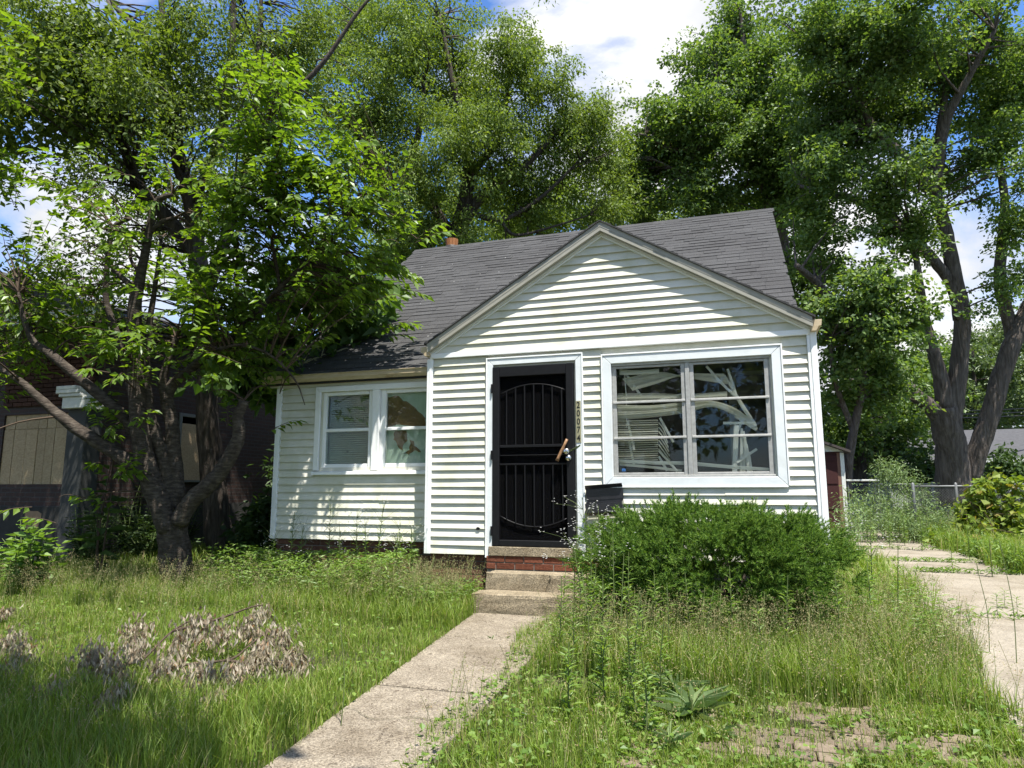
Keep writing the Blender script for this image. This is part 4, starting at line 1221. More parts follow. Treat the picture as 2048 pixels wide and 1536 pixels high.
# chain link fence across the back, with its end post at the driveway
def chain_fence(label, a, b, h, step, wire, posts):
    g0 = G(0, a[1])
    r = empty('chain_link_fence', ((a[0] + b[0]) / 2, (a[1] + b[1]) / 2, g0), label, 'fence')
    a = np.array(a); b = np.array(b); Ln = np.linalg.norm(b - a); dd = (b - a) / Ln
    mb = MB()
    n_ = int(Ln / step); m_ = int(h / step)
    V, T_ = [], []
    def strip(p, q):
        i = len(V); ax = np.array([0, 0, wire])
        V.extend([p - ax, p + ax, q + ax, q - ax]); T_.append((i, i + 1, i + 2, i + 3))
    def pt(s_, z): return np.array([a[0] + dd[0] * s_, a[1] + dd[1] * s_, g0 + z])
    for k in range(-m_, n_):
        s0, s1 = k * step, k * step + m_ * step
        t0 = max(0, -s0 / (m_ * step)); t1 = min(1, (Ln - s0) / (m_ * step))
        if t1 > t0:
            strip(pt(s0 + (s1 - s0) * t0, h * t0), pt(s0 + (s1 - s0) * t1, h * t1))
            strip(pt(s0 + (s1 - s0) * t0, h * (1 - t0)), pt(s0 + (s1 - s0) * t1, h * (1 - t1)))
    o = link(bpy.data.objects.new('chain_mesh', np_mesh('chain_mesh', np.array(V), T_, None, M['galv'])), r); o['kind'] = 'stuff'
    MB().tube([(a[0], a[1], g0 + h), (b[0], b[1], g0 + h)], .022, 8).build('top_rail', M['galv'], r, smooth=True)
    for t in posts:
        x, y = a + (b - a) * t
        MB().tube([(x, y, g0 - .1), (x, y, g0 + h + .05), (x, y, g0 + h + .08)], [.032, .032, .012], 10).build('post', M['galv'], r, smooth=True)
pf = P(2030, 1080, 14.3)
chain_fence('chain link fence with vine covered end post at the right of the driveway', (P(1835, 1080, 14.6)[0], P(1835, 1080, 14.6)[1]), (pf[0], pf[1]), 1.17, .055, .0028, [0, .45, 1])
chain_fence('grey chain link fence with top rail in front of the far garage', tuple(P(1690, 1000, 19.5)[:2]), tuple(P(2120, 1000, 20.5)[:2]), 1.2, .075, .004, [0, .2, .4, .6, .8, 1])
for k, (vv, u0, u1) in enumerate([(819, 1560, 2200), (826, 1560, 2200), (812, 1560, 2200)]):
    a, b = P(u0, vv + 2, 26), P(u1, vv - 6, 31)
    tag(MB().tube([a + (b - a) * t + np.array([0, 0, -.25 * 4 * t * (1 - t)]) for t in np.linspace(0, 1, 9)], .018, 5).build('utility_wire', M['black']), ['upper', 'middle', 'lower'][[2, 0, 1].index(k)] + ' black utility wire crossing in front of the big maple', 'wire', 'utility wires behind the house')

# ================================================================== TREES
# big silver maple on the right
d = 20.0
L_ = lambda pts, dd=0: [P(u, v, d + dd + (o if o else 0)) for u, v, *oo in pts for o in [oo[0] if oo else 0]]
limbs = [
    (L_([(1908, 1000), (1906, 960), (1903, 900), (1893, 850), (1888, 815)]), [.54, .45, .41, .40, .37]),
    (L_([(1894, 850), (1912, 770), (1922, 690), (1924, 620), (1908, 550), (1893, 470), (1872, 385), (1876, 290), (1890, 190), (1900, 60)]), [.34, .26, .22, .21, .20, .18, .16, .12, .09, .05]),
    (L_([(1942, 960), (1956, 900), (1980, 830), (2003, 750), (2028, 680), (2065, 600), (2110, 480), (2130, 330)], .3), [.25, .27, .26, .25, .24, .22, .16, .08]),
    (L_([(1893, 850), (1862, 815), (1825, 785), (1792, 752), (1768, 715), (1735, 685), (1690, 640, -.5), (1640, 572, -1), (1592, 530, -1.5)]), [.27, .21, .20, .19, .17, .15, .13, .10, .07]),
    (L_([(1890, 815), (1882, 760), (1866, 700), (1850, 640), (1838, 560, -1), (1826, 470, -1)]), [.26, .2, .17, .14, .1, .05]),
    (L_([(1918, 640), (1905, 575), (1867, 520), (1816, 470), (1762, 425), (1700, 396), (1640, 384), (1600, 372, .5)]), [.15, .15, .145, .14, .12, .10, .08, .05]),
    (L_([(1866, 385), (1842, 345), (1800, 308), (1752, 262), (1725, 215), (1690, 150)]), [.2, .18, .15, .12, .09, .05]),
    (L_([(1872, 380), (1890, 250, -.5), (1940, 150, -1), (1990, 60, -1.5)]), [.16, .13, .09, .05]),
    (L_([(2028, 680), (2000, 560), (2010, 420), (2000, 300), (2030, 180)], .5), [.2, .16, .12, .08, .04]),
]
B = [(1640, 55, 85), (1700, 20, 80), (1745, 100, 95), (1830, 40, 100), (1900, 120, 100), (1990, 60, 90), (2050, 150, 90), (1650, 200, 75), (1725, 225, 85), (1690, 300, 70), (1800, 190, 90), 
     (1790, 330, 75), (1730, 380, 60), (1850, 330, 60), (1985, 200, 90), (2030, 430, 55), (2045, 540, 50), (2000, 520, 28), (2005, 290, 50), (2040, 350, 45), (1985, 410, 34), (1985, 590, 26), (2035, 610, 36), (1960, 250, 50), (1935, 330, 40), (1620, 270, 40), (1650, 350, 50), (1625, 430, 50), (1690, 455, 45), (1780, 440, 55), (1835, 450, 45), (1640, 500, 50), (1700, 540, 45), ]
tree('maple_tree', 'large silver maple with forked grey trunk and open crown behind the driveway', 'tree', Q(1908, 1000, 20), limbs, M['bark_maple'],
     [(u, v, r, 20 + random.uniform(-2.2, 1.2), r * 20 / F_PX * 1.1) for u, v, r in B], M['maple_leaf'], 2700, 38, .32, .10, .085, ntwig=420, tr=.035, sides=14, lump=.10, flat=.42)
# its low sunlit boughs
d = 17.5
tree('maple_tree', 'low bushy maple with sunlit yellow-green boughs beside the right gable corner', 'tree', (P(1700, 1000, 18)[0] - .3, P(1700, 1000, 18)[1], -.4),
     [([P(1690, 1000, 18.5), P(1700, 900, 18.4), P(1720, 800, 18.2), P(1735, 700, 18)], [.14, .12, .09, .05]), ([P(1705, 860, 18.4), P(1670, 760, 18), P(1660, 680, 17.8)], [.08, .06, .03])], M['bark_maple'],
     [(1700, 590, 60, 17.6), (1760, 560, 55, 17.4), (1800, 620, 50, 17.5), (1740, 650, 60, 17.6), (1670, 640, 50, 18), (1830, 660, 25, 17.8), (1690, 710, 50, 18), (1760, 720, 55, 18.2), (1665, 770, 40, 18.5), (1730, 790, 50, 19), (1800, 770, 40, 19)],
     M['maple_leaf'], 620, 32, .28, .115, .095, ntwig=120, tr=.03, flat=.42)
# dense shade trees behind the fence
d = 30
tree('shade_tree', 'dense dark green tree over the garage behind the back fence', 'tree', P(1720, 985, 25), [([P(1720, 990, 25), P(1718, 900, 25), P(1700, 800, 25), P(1690, 730, 25)], [.25, .22, .18, .1])], M['bark_rough'],
     [(1690, 840, 55, 25), (1745, 820, 60, 26), (1800, 840, 50, 26), (1660, 800, 45, 24), (1845, 800, 40, 27), (1700, 880, 35, 25), (1770, 875, 40, 26), (1650, 870, 25, 24), (1760, 760, 60, 27), (1830, 740, 50, 28)], M['maple_leaf'], 620, 34, .42, .15, .12, ntwig=60, tr=.05)
tree('honey_locust', 'pale green layered honey locust far away at right edge behind the maple', 'tree', P(2000, 985, 46), [([P(2000, 990, 46), P(1990, 880, 46), P(1970, 800, 46), P(1950, 740, 46)], [.3, .25, .18, .1]), ([P(1993, 900, 46), P(2030, 820, 46), P(2060, 740, 46)], [.2, .16, .08]), ([P(1990, 880, 46), P(2010, 780, 46), P(2000, 690, 46)], [.2, .14, .06])], M['bark_rough'],
     [(1975, 735, 45, 46), (2030, 720, 45, 46), (2060, 760, 45, 46), (1960, 790, 35, 46), (2025, 800, 40, 46), (1945, 840, 22, 46), (2060, 830, 30, 46), (1900, 700, 30, 47), (1940, 690, 25, 46), (1990, 690, 45, 46), (2035, 670, 45, 46), (2000, 860, 45, 46), (1950, 760, 40, 46)], M['far_leaf'], 620, 26, .6, .22, .12, ntwig=60, tr=.08, flat=.25)
for k, (u, v, r, dd, nm) in enumerate([(1850, 935, 45, 24, 'dark rounded bush growing against the big maple trunk'), (2010, 940, 60, 27, 'dark shrub hedge below the hip roof at right edge'), (1960, 780, 60, 70, 'far tree line seen between the maple stems')]):
    tree('bush', nm, 'bush', P(u, 985, dd), [([P(u, 990, dd), P(u, 950, dd), P(u - 3, v, dd)], [.06, .05, .02])], M['twig'],
         [(u - r * .6, v + 8, r * .5, dd), (u, v - 5, r * .6, dd), (u + r * .6, v + 10, r * .5, dd), (u, v + 20, r * .7, dd)], M['under_leaf'] if k < 2 else M['far_leaf'], 130, 30, .35 if k < 2 else 1.2, .16 if k < 2 else .5, .12 if k < 2 else .35, ntwig=20)

# silver maple straight behind the house
d = 25
limbs = [(L_([(1610, 1010), (1585, 700), (1560, 520), (1543, 400), (1522, 350), (1490, 310), (1460, 270), (1440, 200), (1430, 120)]), [.5, .42, .36, .30, .27, .24, .2, .14, .06]),
         (L_([(1543, 400), (1548, 300), (1520, 200), (1490, 100), (1480, 20)]), [.22, .18, .13, .09, .04]),
         (L_([(1490, 310), (1420, 290), (1350, 300), (1290, 270)]), [.16, .12, .08, .04]),
         (L_([(1522, 360), (1440, 380), (1370, 350), (1310, 320)]), [.14, .11, .08, .04]),
         (L_([(1548, 330), (1590, 240), (1600, 150)]), [.15, .1, .05])]
B = [(1482, 45, 48), (1465, 110, 62), (1525, 120, 62), (1500, 190, 80), (1405, 130, 36), (1380, 110, 22), (1375, 175, 45), (1420, 225, 70), (1480, 280, 75), (1555, 210, 75), (1575, 290, 70), (1530, 350, 70), (1345, 235, 40), (1315, 215, 28), (1330, 290, 62), (1390, 320, 70), (1285, 290, 42), (1275, 350, 55), (1330, 380, 60), (1420, 390, 60), (1275, 420, 40), (1500, 410, 50), (1590, 390, 60), (1620, 320, 40), (1590, 130, 45), (1600, 470, 40), (1610, 550, 50), (1605, 640, 40), (1240, 330, 45), (1230, 420, 40)]
tree('maple_tree', 'tall silver maple with pointed top rising behind the roof ridge', 'tree', P(1610, 1010, 25), limbs, M['bark_maple'],
     [(u, v, r, 25 + random.uniform(-1.5, 2), r * 25 / F_PX * 1.3) for u, v, r in B], M['maple_leaf'], 2700, 36, .38, .118, .10, ntwig=300, tr=.035, flat=.45)

# pale fine-leaved elm behind the house, centre
d = 23
limbs = [(L_([(930, 1010), (915, 800), (905, 600), (915, 480), (930, 400), (938, 330), (925, 240), (900, 140), (880, 30)]), [.42, .38, .33, .28, .24, .2, .15, .1, .05]),
         (L_([(918, 470), (960, 395), (1040, 340), (1090, 290), (1130, 240)]), [.2, .17, .13, .09, .04]),
         (L_([(930, 420), (1000, 440), (1075, 400), (1140, 340), (1185, 290)]), [.10, .08, .06, .045, .025]),
         (L_([(915, 480), (870, 420), (830, 330), (840, 250), (850, 160)]), [.2, .17, .14, .1, .05]),
         (L_([(905, 560), (820, 460), (760, 380), (735, 300), (760, 230), (800, 120)]), [.24, .2, .17, .13, .09, .04]),
         (L_([(930, 360), (990, 290), (1010, 220), (1020, 130)]), [.14, .11, .08, .04]),
         (L_([(1000, 440), (1030, 470), (1100, 455), (1180, 430)]), [.06, .05, .04, .02])]
B = [(700, 50, 110), (800, 30, 110), (880, 40, 75), (640, 150, 100), (750, 170, 110), (860, 150, 100), (925, 110, 45), (950, 190, 90), (1010, 110, 60), (1050, 90, 35), (1060, 170, 75), (1120, 175, 45), (1010, 270, 95), (1110, 260, 80), (900, 290, 100), (790, 290, 100), (690, 280, 90), (1175, 215, 38), (1205, 215, 25), (1190, 280, 62), (1235, 260, 25), (1150, 350, 80), (1220, 340, 55), (1060, 370, 75), (960, 370, 60), (860, 400, 60), (1225, 410, 42), (1170, 430, 50), (1090, 440, 50), (1010, 445, 50), (940, 460, 50), (1060, 420, 50), (980, 400, 50), (850, 470, 40), (800, 400, 60), (840, 520, 35), (790, 480, 50), (960, 45, 26), (1240, 300, 30)]
tree('elm_tree', 'tall pale green fine-leaved elm behind the left half of the house roof', 'tree', P(930, 1010, 23), limbs, M['bark_rough'],
     [(u, v, r, 23 + random.uniform(-1.8, 2.5), r * 23 / F_PX * 1.25) for u, v, r in B], M['elm_leaf'], 4000, 38, .33, .11, .055, ntwig=480, tr=.04, droop=.9, flat=.75, hollow=.3)

tree('shade_tree', 'low green trees closing the view just above the roof ridge', 'tree', P(1050, 1000, 34), [([P(1050, 1010, 34), P(1050, 800, 34), P(1040, 600, 34), P(1030, 480, 34)], [.3, .26, .2, .1]), ([P(1045, 700, 34), P(900, 560, 34), P(830, 470, 34)], [.2, .15, .06])], M['bark_rough'],
     [(820, 480, 60, 34), (880, 450, 60, 33), (950, 440, 60, 34), (1020, 440, 55, 33), (1090, 430, 55, 34), (1160, 420, 55, 33), (1230, 410, 50, 34), (1290, 430, 45, 33), (900, 400, 50, 35), (1000, 390, 50, 35), (1120, 370, 50, 35), (770, 500, 50, 34), (1370, 420, 45, 34), (1450, 410, 45, 34), (1530, 400, 40, 34)], M['elm_leaf'], 1100, 34, .5, .17, .10, ntwig=80, tr=.04, droop=.6)
tree('shade_tree', 'bright green trees low at the right edge beyond the hip-roofed house', 'tree', P(1960, 985, 40), [([P(1960, 990, 40), P(1955, 880, 40), P(1950, 800, 40), P(1945, 700, 40)], [.25, .22, .16, .06])], M['bark_rough'],
     [(1860, 720, 45, 40), (1900, 760, 45, 40), (1850, 800, 40, 40), (1950, 720, 45, 41), (1995, 760, 45, 40), (2040, 730, 45, 41), (1990, 830, 40, 40), (2045, 810, 40, 40), (1940, 830, 35, 40), (1980, 680, 40, 42), (2040, 660, 40, 42), (1880, 850, 30, 40), (2000, 870, 30, 38), (1840, 680, 35, 41)], M['far_leaf'], 700, 30, .5, .2, .13, ntwig=60, tr=.05, flat=.35)

# thin-crowned dark-stemmed tree on the left, between the houses
d = 11.8
limbs = [(L_([(452, 1125), (440, 1080), (428, 980), (418, 880), (415, 780), (420, 700), (408, 600), (392, 500), (385, 410), (360, 330), (345, 220), (330, 100), (320, -40)], 0), [.30, .235, .20, .19, .185, .18, .17, .155, .14, .12, .09, .07, .04]),
         (L_([(392, 510), (330, 430), (278, 376), (250, 300), (215, 250), (175, 190), (130, 130), (90, 40)], .2), [.13, .12, .105, .09, .08, .07, .055, .03]),
         (L_([(408, 600), (450, 480), (480, 380), (520, 260), (585, 190), (652, 118), (712, 30), (780, -50)], .4), [.12, .10, .08, .065, .052, .04, .03, .015]),
         (L_([(385, 420), (430, 300), (455, 200), (465, 80), (468, -40)], .5), [.09, .08, .07, .055, .04]),
         (L_([(278, 376), (245, 290), (235, 200), (255, 110), (215, 0)], -.3), [.07, .06, .05, .04, .025]),
         (L_([(360, 330), (310, 180), (290, 80), (235, 20), (205, -30)], .2), [.08, .065, .055, .04, .025]),
         (L_([(480, 380), (505, 280), (515, 170), (520, 40), (525, -40)], .6), [.07, .06, .05, .04, .025])]
B = [(40, 70, 80), (130, 60, 80), (60, 170, 70), (160, 150, 80), (250, 170, 70), (330, 60, 70), (420, 50, 80), (500, 60, 80), (560, 130, 70), (330, 160, 70), (420, 160, 80), (250, 260, 70), (160, 260, 60), (340, 260, 80), (430, 260, 80), (520, 240, 70), (180, 350, 60), (280, 340, 60), (380, 350, 70), (470, 340, 60), (590, 60, 60), (640, 30, 50), (300, 440, 60), (400, 440, 60), (600, 210, 50), (100, 540, 60), (30, 590, 60), (180, 500, 60), (60, 660, 60), (140, 640, 60), (220, 590, 50)]
tree('locust_tree', 'airy small-leaved tree with dark leaning stems between the two houses', 'tree', P(452, 1125, 11.8), limbs, M['bark_rough'],
     [(u, v, r, (12 if u > 260 else 10.3) + random.uniform(-1.6, 2.0), r * 12 / F_PX * 1.7) for u, v, r in B], M['locust_leaf'], 1750, 34, .22, .066, .038, ntwig=520, tr=.022, droop=.6, flat=.7, hollow=.2)

lt_ = empty('shade_tree', (-9.3, -1.6, -.65), 'dense tree added at the far left to shade the brick house', 'tree')  # added mostly out of view; its crown shades the brick house
s = MB()
s.tube(spline([(-9.3, -1.6, -.7), (-9.2, -1.5, 2), (-8.8, -1.2, 4.5), (-8.2, -.8, 6.5)], 5), rspline([.28, .24, .18, .08], 5), 10, lump=.1)
s.build('trunk', M['bark_rough'], lt_, smooth=True)
cc, DD = [], []
for c0, r0 in [((-8.6, -1.4, 6.0), (1.7, 1.6, 1.5)), ((-7.2, -.5, 6.6), (1.4, 1.3, 1.1)), ((-10.2, -1.0, 6), (1.8, 1.6, 1.4)), ((-6.4, .4, 7.2), (1.2, 1.2, .9))]:
    n_ = int(95 * r0[0] * r0[1]); dd = rdir(n_); cc.append(np.array(c0) + dd * np.array(r0) * (rng.random((n_, 1)) ** .4)); DD.append(dd)
leaf_obj('crown', crown(np.concatenate(cc), np.concatenate(DD), 26, .26, .11, .08), M['locust_leaf'], lt_)
# bushes added as a dark backdrop for the shaded gap between the houses
for k, (x, y, h_, r_) in enumerate([(-5.2, 5.4, 2.6, 1.1), (-4.1, 7.2, 3.2, 1.2), (-6.1, 7.6, 3.0, 1.2), (-4.3, 3.6, 1.5, .7), (-5.3, 4.3, 2.3, .85), (-4.7, 2.6, 1.2, .55)]):
    rt_ = empty('backdrop_bush', (x, y, G(x, y)), ['tall dark bush added to darken the gap between the two houses', 'darkest bush added deep between the houses next to the left gable wall', 'dark bush added against the side wall of the brick house', 'waist-high shaded bush added at the left side wall of the white house', 'head-high dark bush added right of the second trunk', 'low dark bush added beside the left front corner of the white house'][k], 'bush')
    n_ = 150; dd = rdir(n_); cc_ = np.array([x, y, G(x, y) + h_ * .52]) + dd * np.array([r_, r_, h_ * .5]) * rng.random((n_, 1)) ** .4
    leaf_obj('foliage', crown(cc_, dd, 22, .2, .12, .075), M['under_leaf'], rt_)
    MB().tube([(x, y, G(x, y) - .03), (x + .05, y, G(x, y) + h_ * .5), (x, y + .05, G(x, y) + h_ * .85)], [.06, .04, .015], 6).build('trunk', M['twig'], rt_)

# big-leaved catalpa sapling leaning over the left end of the roof
d = 9.9
tree('catalpa_tree', 'dark large-leaved young tree hanging over the left edge of the roof', 'tree', (-3.9, 2.2, -.6),
     [([(-3.9, 2.2, -.65), (-3.85, 2.1, .8), (-3.6, 1.9, 1.9), P(620, 640, 9.9), P(700, 590, 9.7), P(760, 575, 9.5)], [.09, .08, .07, .05, .035, .015]), ([(-3.8, 2.1, 1.0), P(560, 640, 10), P(600, 570, 10.2), P(640, 520, 10.4)], [.06, .045, .035, .015])], M['twig'],
     [(740, 575, 50, 9.4), (690, 600, 60, 9.7), (770, 620, 30, 9.2), (700, 650, 42, 9.6), (620, 610, 60, 10), (640, 670, 45, 9.8), (570, 640, 60, 10.3), (560, 700, 40, 10.4), (600, 560, 60, 10.4), (520, 600, 60, 10.8), (680, 545, 50, 10.2), (750, 630, 30, 9.2), (505, 690, 40, 10.8), (600, 710, 30, 10), (770, 600, 38, 9.15), (730, 640, 36, 9.3), (660, 690, 36, 9.6), (590, 695, 40, 9.9), (480, 740, 45, 10.6), (530, 770, 36, 10.4), (450, 690, 45, 10.8), (520, 660, 50, 10.4)],
     M['dark_leaf'], 330, 9, .20, .19, .15, ntwig=70, tr=.02, droop=.7, flat=.6, kind=1, parts=300)

# foreground cherry with cut stems
d = 8.35
ch = empty('cherry_tree', (-3.38, -.87, -.63), 'multi-stemmed cherry tree with pruned stubs on the front lawn left of the house', 'tree')
limbs = [
    (L_([(357, 1222), (358, 1190), (352, 1130), (347, 1080), (345, 1035)]), [.31, .255, .215, .195, .20]),
    (L_([(340, 1060), (318, 1000), (295, 940), (280, 860), (273, 780), (270, 690), (270, 610), (284, 540), (298, 465), (312, 405), (345, 388)], -.05), [.15, .15, .135, .12, .105, .10, .085, .06, .05, .042, .032]),
    (L_([(346, 1050), (338, 980), (328, 915), (312, 870), (300, 830), (295, 780), (292, 720), (300, 640), (312, 560), (322, 480)], .05), [.12, .11, .095, .085, .075, .06, .05, .04, .03, .018]),
    (L_([(352, 1050), (352, 980), (346, 900), (344, 850), (334, 800), (345, 770), (372, 748), (395, 726), (432, 700), (500, 640), (560, 575), (640, 500), (720, 430), (790, 380)], .1), [.13, .12, .10, .09, .085, .075, .07, .06, .055, .042, .034, .025, .016, .008]),
    (L_([(334, 800), (325, 775), (330, 740), (345, 700), (352, 676)], .06), [.055, .055, .05, .045, .04]),
    (L_([(358, 1045), (380, 1005), (412, 975), (440, 945), (464, 905), (478, 870), (476, 835), (488, 801)], -.1), [.12, .115, .11, .10, .095, .085, .075, .062]),
    (L_([(300, 950), (262, 925), (210, 893), (160, 862), (111, 825), (74, 792), (30, 755), (-30, 720)], .0), [.11, .10, .09, .08, .065, .055, .045, .035]),
    (L_([(285, 880), (240, 825), (200, 791), (148, 747), (93, 702), (68, 684), (48, 640), (38, 585)], .1), [.09, .08, .075, .065, .055, .045, .035, .02]),
    (L_([(290, 860), (265, 790), (252, 730), (228, 650), (212, 600), (215, 520), (228, 455), (262, 436)], .2), [.06, .055, .05, .045, .04, .035, .032, .028]),
    (L_([(272, 590), (255, 565), (225, 540)], -.05), [.05, .04, .03]),
    (L_([(283, 545), (262, 520), (262, 470)], .0), [.03, .022, .014]),
    (L_([(300, 465), (322, 445), (350, 435)], -.05), [.035, .03, .026]),
    (L_([(560, 575), (540, 450), (535, 330), (538, 220), (548, 120)], .1), [.026, .022, .018, .013, .006]),
    (L_([(470, 660), (475, 500), (470, 380), (480, 250), (490, 180)], .2), [.024, .02, .016, .012, .005]),
    (L_([(432, 700), (480, 690), (540, 710), (590, 760), (610, 810)], -.3), [.026, .02, .016, .012, .005]),
]
tm = MB(); skel, srad = [], []
for pts, rads in limbs:
    p = spline(pts, 5); r = rspline(rads, 5)
    r = [q * .88 for q in r]
    tm.tube(p, r, 14, lump=.10); skel += p; srad += r
tm.build('trunk', M['bark_cherry'], ch, smooth=True)
B = [(545, 110, 42), (520, 165, 48), (560, 190, 40), (555, 250, 55), (500, 250, 40), (545, 320, 70), (630, 335, 60), (610, 280, 40), (700, 300, 45), (755, 300, 30), (660, 400, 75), (740, 375, 60), (790, 375, 32), (560, 410, 80), (770, 440, 50), (690, 470, 75), (610, 500, 80), (490, 450, 70), (760, 500, 45), (700, 540, 55), (640, 565, 55), (520, 540, 70), (760, 545, 30), (440, 400, 55), (420, 500, 60), (240, 310, 45), (200, 350, 45), (140, 400, 50), (210, 460, 60), (100, 520, 50), (60, 460, 40), (40, 580, 45), (160, 600, 55), (430, 600, 60), (500, 640, 40), (555, 690, 30), (570, 770, 28), (600, 825, 16), (230, 690, 50), (130, 690, 50), (60, 720, 30), (460, 700, 50), (390, 680, 40), (540, 610, 50), (30, 350, 40), (60, 240, 40), (30, 130, 35), (420, 620, 50), (40, 520, 60), (100, 620, 60), (60, 680, 60), (180, 650, 60), (25, 770, 50), (110, 780, 40), (200, 770, 36), (235, 880, 32), (250, 800, 34), (262, 935, 26), (222, 950, 24), (210, 840, 26), (780, 420, 40), (800, 360, 25), (720, 560, 50), (700, 440, 60), (15, 640, 50), (230, 560, 50), ]
bl_ = [(u, v, r, 8.2 + random.uniform(-.5, .75), r * 8.2 / F_PX * 1.5) for u, v, r in B]
cen, D = crown_points(bl_, 1500, .1, .9, 6)
tw = MB()
skel_a = np.array(skel)
LA = [[], [], [], [], []]
for c, dd in zip(cen, D):
    # a leafy shoot: drooping twig with alternate hanging leaves
    if not len(sunny((c[None],))[0]): continue
    k = int(np.argmin(np.linalg.norm(skel_a - c, axis=1) + .8 * np.maximum(0, skel_a[:, 2] - c[2])))
    s_ = skel_a[k]; out = c - s_
    dirn = nrm(out * np.array([1, 1, .4]) + dd * .3 + rng.normal(size=3) * .12 + np.array([.15, -.05, .12]))
    ln = random.uniform(.28, .55)
    p = [c - dirn * ln * .4, c, c + dirn * ln * .35 + np.array([0, 0, -.02]), c + dirn * ln * .6 + np.array([0, 0, -.07])]
    if random.random() < .45 and np.linalg.norm(out) < 1.3:
        tw.tube(spline([s_, (s_ + p[0]) / 2 + np.array([0, 0, .06]), p[0]], 3), list(np.linspace(min(.014, srad[k]), .005, 7)), 4, cap=False)
    q = spline(p, 3)
    tw.tube(q, list(np.linspace(.005, .0018, len(q))), 4, cap=False)
    nl = random.randint(9, 14)
    side = nrm(np.cross(dirn, np.array([0, 0, 1.])))
    for j in range(nl):
        t = (j + .6) / nl
        f = t * (len(q) - 1); a = int(min(f, len(q) - 2)); pt = q[a] + (q[a + 1] - q[a]) * (f - a)
        sg = 1 if j % 2 else -1
        ax = nrm(side * sg * .75 + dirn * (.55 + .5 * t) + np.array([0, 0, -.55]) + rng.normal(size=3) * .22)
        LA[0].append(pt + ax * .012); LA[1].append(ax); LA[2].append(nrm(np.array([0, 0, 1.]) + rng.normal(size=3) * .35 + side * sg * .2))
        l = random.uniform(.085, .14); LA[3].append(l); LA[4].append(l * random.uniform(.46, .56))
tag(tw.build('branches', M['twig'], ch, smooth=True), kind='stuff')
leaf_parts(sunny(tuple(np.array(x) for x in LA)), M['cherry_leaf'], ch, 300, 1, 'crown')

# street tree behind the viewer that shades the front of the lawn
sto = empty('street_tree', (-3.2, -10.8, -1.1), 'broad street tree with spreading boughs over the front of the lawn', 'tree')
s = MB()
for pts, rads in [([(-3.2, -10.8, -1.2), (-3.1, -10.5, 2), (-1.4, -8.8, 4.8), (.3, -7.2, 6.3)], [.3, .26, .2, .08]), ([(-3.1, -10.5, 2.2), (-4.5, -9, 5), (-5, -7.6, 6.8)], [.18, .14, .06]), ([(-3.1, -10.4, 2.6), (-1, -10.2, 5), (.6, -9.2, 6.6)], [.16, .12, .05])]:
    s.tube(spline(pts, 5), rspline(rads, 5), 10, lump=.1)
s.build('trunk', M['bark_rough'], sto, smooth=True)
cc, DD = [], []
for c0, r0 in [((1.6, -6.9, 6.5), (1.1, .62, .6)), ((.1, -6.5, 6.5), (1.2, .75, .7)), ((-1.4, -6.3, 6.6), (1.2, .8, .7)), ((2.4, -7.6, 6.5), (.6, .6, .5)), ((-2.6, -8.0, 7.4), (2.2, 1.2, 1.0)), ((.4, -8.0, 7.2), (2.2, .9, .7)), ((-5, -9, 7.4), (1.6, 1.4, 1))]:
    n_ = int(70 * r0[0] * r0[1])
    dd = rdir(n_); cc.append(np.array(c0) + dd * np.array(r0) * (rng.random((n_, 1)) ** .4)); DD.append(dd)
cc = np.concatenate(cc); DD = np.concatenate(DD)
leaf_obj('crown', crown(cc, DD, 22, .30, .16, .13), M['maple_leaf'], sto)

# unseen trees added across the street to darken window reflections and block sky light
for k, (x, y, hh, rr_) in enumerate([(-14, -34, 12, 6), (-3, -37, 14, 7), (9, -33, 11, 6), (20, -36, 13, 7)]):
    r_ = empty('street_tree', (x, y, -1.2), ['first', 'second', 'third', 'fourth'][k] + ' unseen broad tree added across the street for dark reflections, counted from the left', 'tree')
    MB().tube(spline([(x, y, -1.3), (x + .2, y, 4), (x - .3, y + .3, hh * .8)], 4), list(np.linspace(.4, .1, 9)), 8, lump=.1).build('trunk', M['bark_rough'], r_, smooth=True)
    dd = rdir(170); cc_ = np.array([x, y, hh * .62]) + dd * np.array([rr_, rr_, hh * .5]) * rng.random((170, 1)) ** .35
    leaf_obj('crown', crown(cc_, dd, 20, 1.1, .6, .45), M['maple_leaf'], r_)

# ---- understorey plants on the left
def leafy(name, label, cat, base, stems, nleaf, ln, wd, mat, parts, upb=.3, rest='foliage', group=None, r0=.012, jitter=.12, stemmat=None):
    root = empty(name, base, label, cat, group)
    sm_ = MB(); LA = [[], [], [], [], []]
    for tip, n_ in stems:
        b = np.array(base) + np.array([random.uniform(-.03, .03), random.uniform(-.03, .03), -.02]); t = np.array(tip)
        mid = (b + t) / 2 + rng.normal(size=3) * .04 + np.array([0, 0, .06])
        q = spline([b, mid, t], 5)
        sm_.tube(q, list(np.linspace(r0, r0 * .3, len(q))), 5, cap=False)
        for j in range(n_):
            tt = .25 + .75 * (j + .5) / n_
            f = tt * (len(q) - 1); a = int(min(f, len(q) - 2)); pt = q[a] + (q[a + 1] - q[a]) * (f - a)
            az = j * 2.4 + random.uniform(-.4, .4)
            ax = nrm(np.array([math.cos(az), math.sin(az), upb * (1.3 - 1.2 * (1 - tt))]) + rng.normal(size=3) * jitter)
            l = random.uniform(.75, 1.15) * ln * (1 - .35 * max(0, tt - .75) * 4 * .8)
            LA[0].append(pt + ax * .02); LA[1].append(ax); LA[2].append(nrm(np.array([0, 0, 1.]) + rng.normal(size=3) * .3)); LA[3].append(l); LA[4].append(l * wd)
    sm_.build('stem', stemmat or M['stem_green'], root, smooth=True)
    leaf_parts(tuple(np.array(x) for x in LA), mat, root, parts, 1, rest)
    return root
